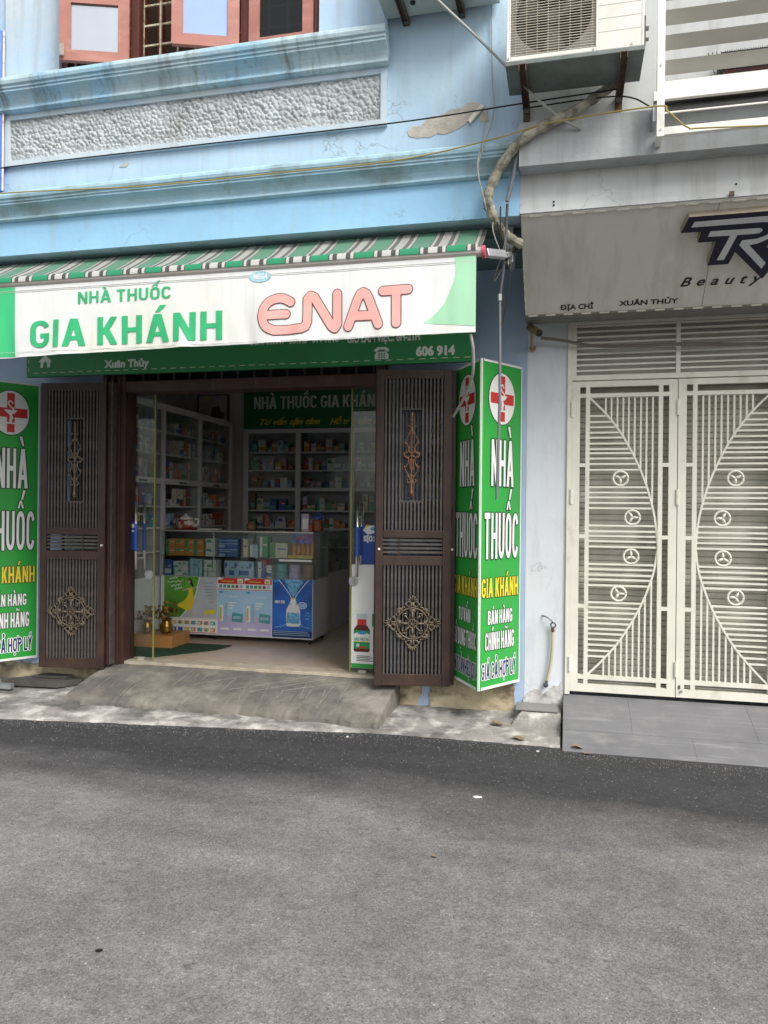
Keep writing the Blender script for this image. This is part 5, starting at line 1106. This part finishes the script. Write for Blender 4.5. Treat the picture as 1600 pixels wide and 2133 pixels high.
text(IS, 'Tư vấn tận tâm', YEL, IO, VX, VZ, -3.526, -2.786, 2.508, 2.575, .003, .002, shear=.45); text(IS, 'Hỗ tr', YEL, IO, VX, VZ, -2.671, -2.43, 2.503, 2.57, .003, .002, shear=.45); text(IS, 'tận tình', YEL, IO, VX, VZ, -2.34, -1.96, 2.503, 2.57, .003, .002, shear=.45)
PF = empty('framed_picture', (-4.28, 3.1, 2.6), 'small framed ink picture on the back wall above the side cabinet', 'picture')
bx('frame', mat('frame_dark', (.05, .03, .03), .5), PF, -4.49, -4.075, 3.085, 3.115, 2.59, 2.93); g = MB(); O_ = Vector((0, 3.085, 0)); quad(g, -4.475, -4.09, 2.60, 2.92, O_, VX, VZ, .002, mat('picture_pink', (.62, .55, .53), .6))
disc(g, (-4.36, 2.885), .03, .03, O_, VX, VZ, .003, YEL, 20); g.prism([(-4.31, 2.66), (-4.24, 2.64), (-4.14, 2.63), (-4.12, 2.69), (-4.17, 2.72), (-4.20, 2.79), (-4.28, 2.77), (-4.30, 2.72)], O_, VX, VZ, .003, .0031, mat('ink_brown', (.12, .09, .09), .7)); g.build('picture', MATS['picture_pink'], PF)

# front counter
CT_ = empty('glass_counter', (-3.07, 1.3, .262), 'white glass-topped display counter on castors facing the door', 'counter')
cx0, cx1, cy0, cy1 = -3.84, -2.285, 1.10, 1.55
bx('base_panel', COUNT, CT_, cx0, cx1, cy0, cy0+.018, .31, .862, bev=.002); bx('base_side', COUNT, CT_, cx1-.018, cx1, cy0+.0185, cy1, .31, .862); bx('base_side', COUNT, CT_, cx0, cx0+.018, cy0+.0185, cy1, .31, .862); bx('base_back', COUNT, CT_, cx0+.0185, cx1-.0185, cy1-.018, cy1, .31, .862); bx('deck', COUNT, CT_, cx0+.0185, cx1-.0185, cy0+.0185, cy1-.0185, .835, .862)
bx('front_glass', GLASS, CT_, cx0, cx1, cy0, cy0+.005, .8625, 1.298); bx('side_glass', GLASS, CT_, cx1-.005, cx1, cy0+.0055, cy1-.006, .8625, 1.298); bx('top_glass', GLASS, CT_, cx0, cx1, cy0, cy1, 1.2985, 1.306)
bx('shelf', GLASS, CT_, cx0+.006, cx1-.006, cy0+.02, cy1-.03, 1.05, 1.056)
bx('shelf_lip', BLACK, CT_, cx0+.006, cx1-.006, cy0+.0055, cy0+.0195, 1.05, 1.057)
bx('top_rail', ALU, CT_, cx0, cx1, cy0-.003, cy0-.0005, 1.294, 1.308); bx('centre_post', ALU, CT_, -3.288, -3.278, cy0-.004, cy0-.0005, .8625, 1.2935)
bx('back_frame', CABD, CT_, cx0, cx1, cy1-.012, cy1-.0005, .8625, 1.298)
for x, y in ((cx1-.04, cy0+.05), (cx1-.04, cy1-.05), (-3.28, cy0+.05), (cx0+.05, cy0+.05), (cx0+.05, cy1-.05)):
    c = MB().tube([(x-.012, y, .286), (x+.012, y, .286)], .025, 14).build('castor', BLACK, CT_); bx('castor_fork', STEEL, c, x-.016, x+.016, y-.012, y+.012, .3115-.012, .3098)
SC_ = empty('side_counter', (-2.6, 2.2, .262), 'second display counter running back behind the front counter', 'counter')
bx('base_panel', COUNT, SC_, -2.80, -2.40, 1.62, 2.66, .262, .862); bx('side_glass', GLASS, SC_, -2.405, -2.40, 1.62, 2.66, .8625, 1.285); bx('front_glass', GLASS, SC_, -2.80, -2.406, 1.62, 1.625, .8625, 1.285); bx('top_glass', GLASS, SC_, -2.80, -2.40, 1.62, 2.66, 1.2855, 1.293); bx('shelf', GLASS, SC_, -2.79, -2.41, 1.63, 2.65, 1.06, 1.066)
for i in range(8):
    for lv, z in ((0, .864), (1, 1.067)):
        c = rc.choice(['white', 'red', 'cream', 'brown', 'blue', 'green']); carton(-2.45, 1.68+.12*i, z, rc.uniform(.07, .1), .1, rc.uniform(.08, .17), c, f'{c} pack, {ORD[i]} from the front on {"upper" if lv else "lower"} shelf of side counter', 'packs in the side counter', 'x')
# wares in the counter
G1 = 'wares in the front counter'
def pk(x0, x1, z, h, c, label, band=None, y=1.16, dp=.12): return carton((x0+x1)/2, y, z, (x1-x0)*.97, dp, h, c, label, G1, band=band)
US, LSH = 1.0575, .8635
for r_ in range(2):
    for i in range(4): pk(-3.82+.10*i, -3.72+.10*i, US+.082*r_, .08, 'orange', f'orange herbal carton, {ORD[i]} from left in the {"upper" if r_ else "lower"} row on counter top shelf', 'green')
for r_ in range(2): pk(-3.40, -3.30, US+.085*r_, .083, 'white', f'white and green carton, {"upper" if r_ else "lower"} of two beside the orange cartons', 'green')
for r_ in range(6): pk(-3.265, -3.06, US+.029*r_, .028, 'blue', f'flat blue carton, {ORD[r_]} from the bottom of the counter stack', 'pale blue')
for i in range(5):
    x = -2.50+.046*i; o = MB().tube([(x, 1.18, US), (x, 1.18, US+.13), (x, 1.18, US+.132), (x, 1.18, US+.155)], [.021, .021, .018, .018], 12); o.smooth = False
    tag(o.build('tablet_tube', PM['orange']), f'orange tablet tube, {ORD[i]} from left at the counter\'s right end', 'tube', G1)
tag(B(-2.54, -2.30, 1.125, 1.15, US, US+.03).build('yellow_tray', PM['yellow']), 'yellow tray edge in front of the orange tablet tubes', 'tray')
pk(-2.74, -2.56, US, .14, 'cream', 'cream carton with green leaf print left of the tablet tubes', 'green'); pk(-2.84, -2.76, US, .20, 'green', 'tall pale green carton at the middle of counter top shelf', 'white'); pk(-2.94, -2.86, US, .12, 'pale blue', 'pale blue carton at the middle of counter top shelf', 'white'); pk(-3.03, -2.96, US, .17, 'cream', 'tall cream carton right of the flat blue stack', 'brown')
pk(-3.83, -3.76, LSH, .15, 'blue', 'dark blue carton at the far left of counter lower shelf', 'white')
for r_ in range(2):
    for i in range(3): pk(-3.74+.05*i, -3.69+.05*i, LSH+.07*r_, .068, 'white', f'white teal-banded carton, {ORD[i]} in {"upper" if r_ else "lower"} row of lower shelf', 'teal')
for r_ in range(2):
    for i in range(3): pk(-3.57+.045*i, -3.525+.045*i, LSH+.085*r_, .083, 'pale blue', f'pale blue carton, {ORD[i]} in {"upper" if r_ else "lower"} row of lower shelf', 'teal')
for r_ in range(2):
    for i in range(3): pk(-3.425+.045*i, -3.38+.045*i, LSH+.08*r_, .078, 'white', f'white carton with green wave, {ORD[i]} in {"upper" if r_ else "lower"} row near centre post', 'green')
for i in range(6): pk(-3.20+.05*i, -3.15+.05*i, LSH, .155, 'pale blue', f'tall pale blue carton, {ORD[i]} in the row right of centre post', 'blue')
for i, (c, h) in enumerate((('white', .15), ('red', .17), ('white', .12))): pk(-2.87+.05*i, -2.82+.05*i, LSH, h, c, f'{c} slim carton, {ORD[i]} of three beside the round tins', 'blue')
for i, c in enumerate(('teal', 'lilac', 'brown')):
    x = -2.63+.135*i; o = MB().lathe([(.058, 0), (.06, .004), (.06, .06), (.054, .066), (.056, .07), (.056, .13), (.05, .138), (.03, .14)], (x, 1.20, LSH), 18, PM[c]); tag(o.build('round_tin', PM[c]), f'{c} round tin at the right of counter lower shelf', 'tin', G1)
o = MB().lathe([(.02, 0), (.022, .005), (.022, .06), (.012, .075), (.012, .11), (.008, .13)], (-2.79, 1.14, LSH), 14, PM['blue']); tag(o.build('small_bottle', PM['blue']), 'small blue bottle with pink base in front of slim cartons', 'bottle')
bx('price_strip', WHITEP, CT_, -2.62, -2.30, cy0-.0045, cy0-.0015, 1.03, 1.05)
tag(B(-2.49, -2.30, cy0-.004, cy0-.001, 1.20, 1.285).build('shelf_card', mat('card_red_blue', (.10, .16, .34), .5, var=.7, scale=22, stain=(.55, .08, .06), samt=1, sscale=(9, 9, 14))), 'small red and blue promotion card taped to the counter glass', 'card')
# things on the counter top
TP = empty('teapot', (-3.70, 1.33, 1.307), 'ornate red and white teapot on the counter top', 'teapot')
PATT = mat('floral_glaze', (.62, .58, .50), .3, var=.05, stain=(.35, .03, .02), samt=.95, sscale=(16, 16, 22), slo=.48, shi=.54)
o = MB().lathe([(.05, 0), (.085, .01), (.098, .045), (.095, .075), (.07, .098), (.066, .10)], (-3.70, 1.33, 1.307), 22, None); o.smooth = True; o.build('pot_body', PATT, TP)
o = MB().lathe([(.07, .1005), (.06, .118), (.03, .135), (.012, .140), (.014, .152), (.004, .158)], (-3.70, 1.33, 1.307), 18, None); o.smooth = True; o.build('lid', WHITEP, TP)
MB().tube(catm([(-3.61, 1.33, 1.345), (-3.572, 1.33, 1.36), (-3.57, 1.33, 1.405), (-3.605, 1.33, 1.41)], 5), .010, 8).build('handle', WHITEP, TP); MB().tube(catm([(-3.78, 1.33, 1.34), (-3.82, 1.33, 1.37), (-3.835, 1.33, 1.40)], 4), [.016]*4+[.011]*5, 8).build('spout', PATT, TP)
tag(MB().lathe([(.10, 0), (.12, .012), (.118, .014), (.09, .004)], (-3.70, 1.33, 1.3065), 24, None).build('saucer', PM['red']), 'red tray under the ornate teapot', 'tray')
tag(B(-3.50, -3.30, 1.22, 1.32, 1.307, 1.325).build('paper_pad', PM['cream'], bev=.004), 'cream paper pad lying on the counter beside the teapot', 'pad')
tag(MB().lathe([(.04, 0), (.052, .02), (.05, .05), (.03, .08), (.01, .088)], (-3.03, 1.40, 1.3065), 16, PM['brown']).build('dark_jar', PM['brown']), 'dark round jar on the counter top near its middle', 'jar')
tag(B(-2.475, -2.40, 1.30, 1.31, 1.307, 1.475).build('payment_card_stand', PM['lilac']), 'lilac and white payment card standing on the counter', 'stand'); B(-2.465, -2.41, 1.2985, 1.2995, 1.33, 1.43).build('white_insert', WHITEP, bpy.data.objects['payment_card_stand'])
JR = empty('snack_jar', (-2.30, 1.36, 1.307), 'amber snack jar with blue handled lid on the counter end', 'jar')
o = MB().lathe([(.05, 0), (.055, .005), (.055, .10), (.045, .115)], (-2.33, 1.36, 1.307), 18, None); o.build('jar_body', mat('amber', (.22, .07, .02), .2, var=.4, scale=30), JR); o = MB().lathe([(.048, .1155), (.05, .14), (.03, .15)], (-2.33, 1.36, 1.307), 18, None); o.build('lid', BLUEF, JR); MB().tube([(a, 1.36, b) for a, b in arc2((-2.32, 1.455), .03, 0, 180, 10)], .007, 8).build('lid_handle', BLUEF, JR)
tag(B(-2.395, -2.36, 1.28, 1.32, 1.307, 1.37).build('medicine_box', PM['red']), 'small red carton on the counter beside the snack jar', 'box')

# posters on the counter front (flat prints)
def poster(label, x0, x1, z0, z1, base): p = B(x0, x1, cy0-.003, cy0-.0012, z0, z1).build('poster', base); return tag(p, label, 'poster')
PO = Vector((0, cy0-.003, 0))
def smooth_poly(pts, k=4): return [(p.x, p.y) for p in catm([(a, b, 0) for a, b in pts]+[(pts[0][0], pts[0][1], 0)], k)][:-1]
p = poster('green counter poster with dancer in a long yellow dress', -3.80, -3.245, .468, .860, mat('poster_green', (.13, .42, .04), .4, var=.5, scale=2.2)); g = MB()
g.prism([(-3.42, .86), (-3.245, .86), (-3.245, .468), (-3.62, .468), (-3.55, .54), (-3.47, .66)], PO, VX, VZ, .0004, .0005, mat('poster_grey', (.45, .47, .50), .5))
g.prism([(-3.43, .86), (-3.42, .86), (-3.47, .66), (-3.55, .54), (-3.62, .468), (-3.63, .468), (-3.56, .545), (-3.48, .66)], PO, VX, VZ, .0005, .0006, WHITEP)
g.prism(smooth_poly([(-3.535, .75), (-3.505, .755), (-3.49, .69), (-3.48, .63), (-3.50, .58), (-3.53, .53), (-3.60, .55), (-3.66, .585), (-3.60, .62), (-3.56, .66), (-3.545, .70)]), PO, VX, VZ, .0008, .0009, YEL)
g.prism(smooth_poly([(-3.55, .835), (-3.53, .845), (-3.51, .83), (-3.495, .79), (-3.485, .77), (-3.505, .77), (-3.53, .80), (-3.545, .81)]), PO, VX, VZ, .0008, .0009, BLACK)
skin = mat('poster_skin', (.60, .38, .28), .5); disc(g, (-3.535, .812), .014, .018, PO, VX, VZ, .001, skin, 14); g.prism([(-3.54, .755), (-3.61, .725), (-3.61, .718), (-3.535, .74)], PO, VX, VZ, .001, .0011, skin); g.prism([(-3.505, .745), (-3.45, .775), (-3.448, .768), (-3.50, .735)], PO, VX, VZ, .001, .0011, skin); g.prism([(-3.53, .545), (-3.51, .545), (-3.49, .49), (-3.50, .485)], PO, VX, VZ, .001, .0011, skin)
g.prism(smooth_poly([(-3.375, .50), (-3.265, .515), (-3.26, .555), (-3.37, .54)], 1), PO, VX, VZ, .0008, .0009, YEL)
for i, (a, b, zz) in enumerate(((-3.74, -3.66, .835), (-3.76, -3.60, .80), (-3.73, -3.62, .765), (-3.69, -3.61, .735))): stroke(g, [(a+(b-a)*t/9, zz+.010*math.sin(t*2.2+i)+.02*t/9) for t in range(10)], .006, PO, VX, VZ, .0008, WHITEP)
for i in range(7): quad(g, -3.40+.012*i, -3.28, .80-.03*i, .808-.03*i, PO, VX, VZ, .0009, mat('print_grey', (.30, .32, .36), .5))
g.build('printed_picture', WHITEP, p)
p = poster('white strip of small product pictures below the dancer poster', -3.80, -3.245, .325, .462, WHITEP); g = MB()
for i in range(4): quad(g, -3.80, -3.245, .325+.0425*i+(.004 if i else 0), .331+.0425*i, PO, VX, VZ, .0004, RED)
for i in range(8):
    for j in range(2): c = rc.choice(['pale blue', 'teal', 'orange', 'green', 'blue', 'yellow', 'cream']); quad(g, -3.785+.068*i, -3.735+.068*i, .338+.064*j, .375+.064*j, PO, VX, VZ, .0005, PM[c]); quad(g, -3.78+.068*i, -3.755+.068*i, .345+.064*j, .365+.064*j, PO, VX, VZ, .0007, PM[rc.choice(['white', 'blue', 'teal'])])
g.build('printed_picture', WHITEP, p)
for k, (x0, x1, lab) in enumerate(((-3.235, -2.965, 'pale blue toothpaste poster next to the dancer poster'), (-2.960, -2.690, 'pale blue toothpaste poster next to the dark blue fish oil poster'))):
    p = poster(lab, x0, x1, .325, .745, mat('poster_sky', (.36, .56, .74), .4, var=.15, scale=2)); g = MB(); W = x1-x0
    quad(g, x0, x1, .325, .50, PO, VX, VZ, .0003, mat('poster_lilac', (.50, .44, .66), .4, var=.1, scale=3)); disc(g, (x0+.035, .725), .022, .010, PO, VX, VZ, .0006, LOGOB, 18)
    g.prism([(x0+.02, .45), (x0+.055, .45), (x0+.055, .60), (x0+.02, .60)], PO, VX, VZ, .0008, .0009, WHITEP); g.prism([(x0+.07, .44), (x0+.10, .44), (x0+.10, .62), (x0+.07, .62)], PO, VX, VZ, .0008, .0009, PM['pale blue']); quad(g, x0+.022, x0+.04, .46, .58, PO, VX, VZ, .001, PM['yellow'])
    g.prism([(x0+.145, .45), (x0+.255, .44), (x0+.26, .52), (x0+.15, .535)], PO, VX, VZ, .0008, .0009, PM['teal']); quad(g, x0+.16, x0+.24, .475, .50, PO, VX, VZ, .001, PM['pale blue'])
    for a in (x0+.03, x0+.16): quad(g, a, a+.085, .37, .388, PO, VX, VZ, .0008, WHITEP)
    for i in range(3): quad(g, x0+.11, x0+.15+.02*i, .57+.025*i, .582+.025*i, PO, VX, VZ, .0008, WHITEP)
    for i in range(8): quad(g, x0+.058+.020*i, x0+.072+.020*i, .675, .70-.004*(i % 3), PO, VX, VZ, .0008, mat('faint_title', (.55, .64, .74), .5))
    g.build('printed_picture', WHITEP, p)
    p = poster(f'red and white offer card above the {"left" if k == 0 else "right"} toothpaste poster', x0, x1, .750, .860, WHITEP); g = MB()
    quad(g, x0, x1, .805, .860, PO, VX, VZ, .0004, RED); quad(g, x0, x1, .750, .756, PO, VX, VZ, .0004, RED); quad(g, x0+.20, x0+.255, .812, .854, PO, VX, VZ, .0008, WHITEP); quad(g, x0+.208, x0+.247, .818, .840, PO, VX, VZ, .001, PM['yellow']); g.prism([(x0, .86), (x0+.03, .86), (x0+.06, .85), (x0, .84)], PO, VX, VZ, .0008, .0009, WHITEP)
    for i, c in enumerate(('teal', 'teal', 'green', 'green', 'brown', 'pale blue')): quad(g, x0+.012+.042*i, x0+.042+.042*i, .766, .796, PO, VX, VZ, .0006, PM[c])
    stroke(g, [(x0+.04+.008*t, .828+.005*math.sin(t*1.9)) for t in range(16)], .006, PO, VX, VZ, .001, YEL)
    g.build('printed_picture', RED, p)
p = poster('dark blue fish oil poster with white bottle on the counter corner', -2.682, -2.290, .322, .862, mat('poster_deep_blue', (.02, .12, .46), .4, var=.45, scale=3)); g = MB(); c = -2.475
g.prism(smooth_poly([(c-.09, .862), (c+.10, .862), (c+.06, .80), (c+.03, .74), (c, .70), (c-.03, .74), (c-.06, .80)], 2), PO, VX, VZ, .0004, .0005, mat('poster_light_blue', (.16, .42, .70), .5, var=.5, scale=40))
for s in (-1, 1): stroke(g, [(q.x, q.y) for q in catm([(c+s*.15, .862, 0), (c+s*.07, .77, 0), (c+s*.02, .69, 0), (c+s*.045, .62, 0)], 5)], .006, PO, VX, VZ, .0007, WHITEP); stroke(g, [(q.x, q.y) for q in catm([(c+s*.06, .46, 0), (c+s*.10, .43, 0), (c+s*.17, .415, 0)], 5)], .008, PO, VX, VZ, .0007, MATS['poster_light_blue'])
g.prism(smooth_poly([(c-.065, .43), (c+.065, .43), (c+.068, .50), (c+.068, .57), (c+.055, .605), (c+.03, .63), (c-.03, .63), (c-.055, .605), (c-.068, .57), (c-.068, .50)], 2), PO, VX, VZ, .0012, .0013, WHITEP); quad(g, c-.064, c+.064, .455, .555, PO, VX, VZ, .0016, MATS['poster_light_blue']); quad(g, c-.026, c+.026, .632, .68, PO, VX, VZ, .0016, WHITEP); quad(g, c-.022, c+.022, .68, .695, PO, VX, VZ, .0016, YEL)
disc(g, (c+.09, .625), .045, .032, PO, VX, VZ, .0018, WHITEP, 24); disc(g, (c+.09, .625), .040, .027, PO, VX, VZ, .0021, MATS['poster_light_blue'], 24); disc(g, (-2.645, .845), .024, .011, PO, VX, VZ, .0010, LOGOB, 18)
quad(g, -2.681, -2.291, .322, .385, PO, VX, VZ, .0006, mat('poster_navy', (.015, .04, .14), .5))
for i in range(3): quad(g, -2.67, -2.31-.01*i, .345+.016*i, .350+.016*i, PO, VX, VZ, .0009, MATS['poster_sky'])
for i in range(6): a = R(60*i); disc(g, (-2.335+.014*math.cos(a), .53+.03*math.sin(a)), .007, .007, PO, VX, VZ, .0009, MATS['poster_light_blue'], 10)
g.build('printed_picture', WHITEP, p); text(p, 'FISH OIL', WHITEP, PO, VX, VZ, -2.655, -2.555, .640, .665, .001, .0015); text(p, '1,7', WHITEP, PO, VX, VZ, c+.063, c+.117, .616, .634, .003, .001)
quad_lines = MB()
# altar plinth, gold pots, mat
tag(B(-3.84, -3.42, .56, .90, .262, .375).build('wooden_plinth', WOODO, bev=.004), 'low orange wooden plinth on the floor behind the left glass door', 'plinth')
def pot(x, y, label, s=1):
    r = empty('gold_pot', (x, y, .3755), label, 'pot', 'gold foil pots'); o = MB().lathe([(.03*s, 0), (.05*s, .02*s), (.052*s, .06*s), (.035*s, .10*s), (.045*s, .115*s)], (x, y, .3755), 16, None); o.build('vase', GOLD, r)
    f = MB(); q = random.Random(int(abs(x*1000)))
    for i in range(46):
        a = q.uniform(0, 6.28); e = q.uniform(.1, 1.35); l = q.uniform(.05, .13)*s; c = Vector((x, y, .3755+.115*s)); t = c+Vector((math.cos(a)*math.cos(e), math.sin(a)*math.cos(e), math.sin(e)))*l; n = Vector((-math.sin(a), math.cos(a), 0))*.014*s
        f.add([t-n, t+n, t+Vector((0, 0, .02*s))+n, t+Vector((0, 0, .02*s))-n], [(0, 1, 2, 3)]); f.tube([c, t], .0015, 3)
    f.build('foil_bloom', GOLD, r)
pot(-3.72, .66, 'gold foil flower pot nearest the left jamb on the plinth'); pot(-3.55, .70, 'gold foil flower pot on the plinth beside the glass door edge', 1.15)
mb = MB(); mb.prism([(-3.84, .17), (-3.36, .17), (-3.02, .62), (-2.98, .86), (-3.40, .86), (-3.84, .555)], Vector((0, 0, .2605)), VX, Vector((0, 1, 0)), 0, .008); tag(mb.build('floor_mat', MATG), 'dark green rough mat on the floor inside the left glass door', 'mat')
for o in col.objects:      # flat print on paper stays one piece
    if o.name.startswith('printed_picture'): stuff(o)
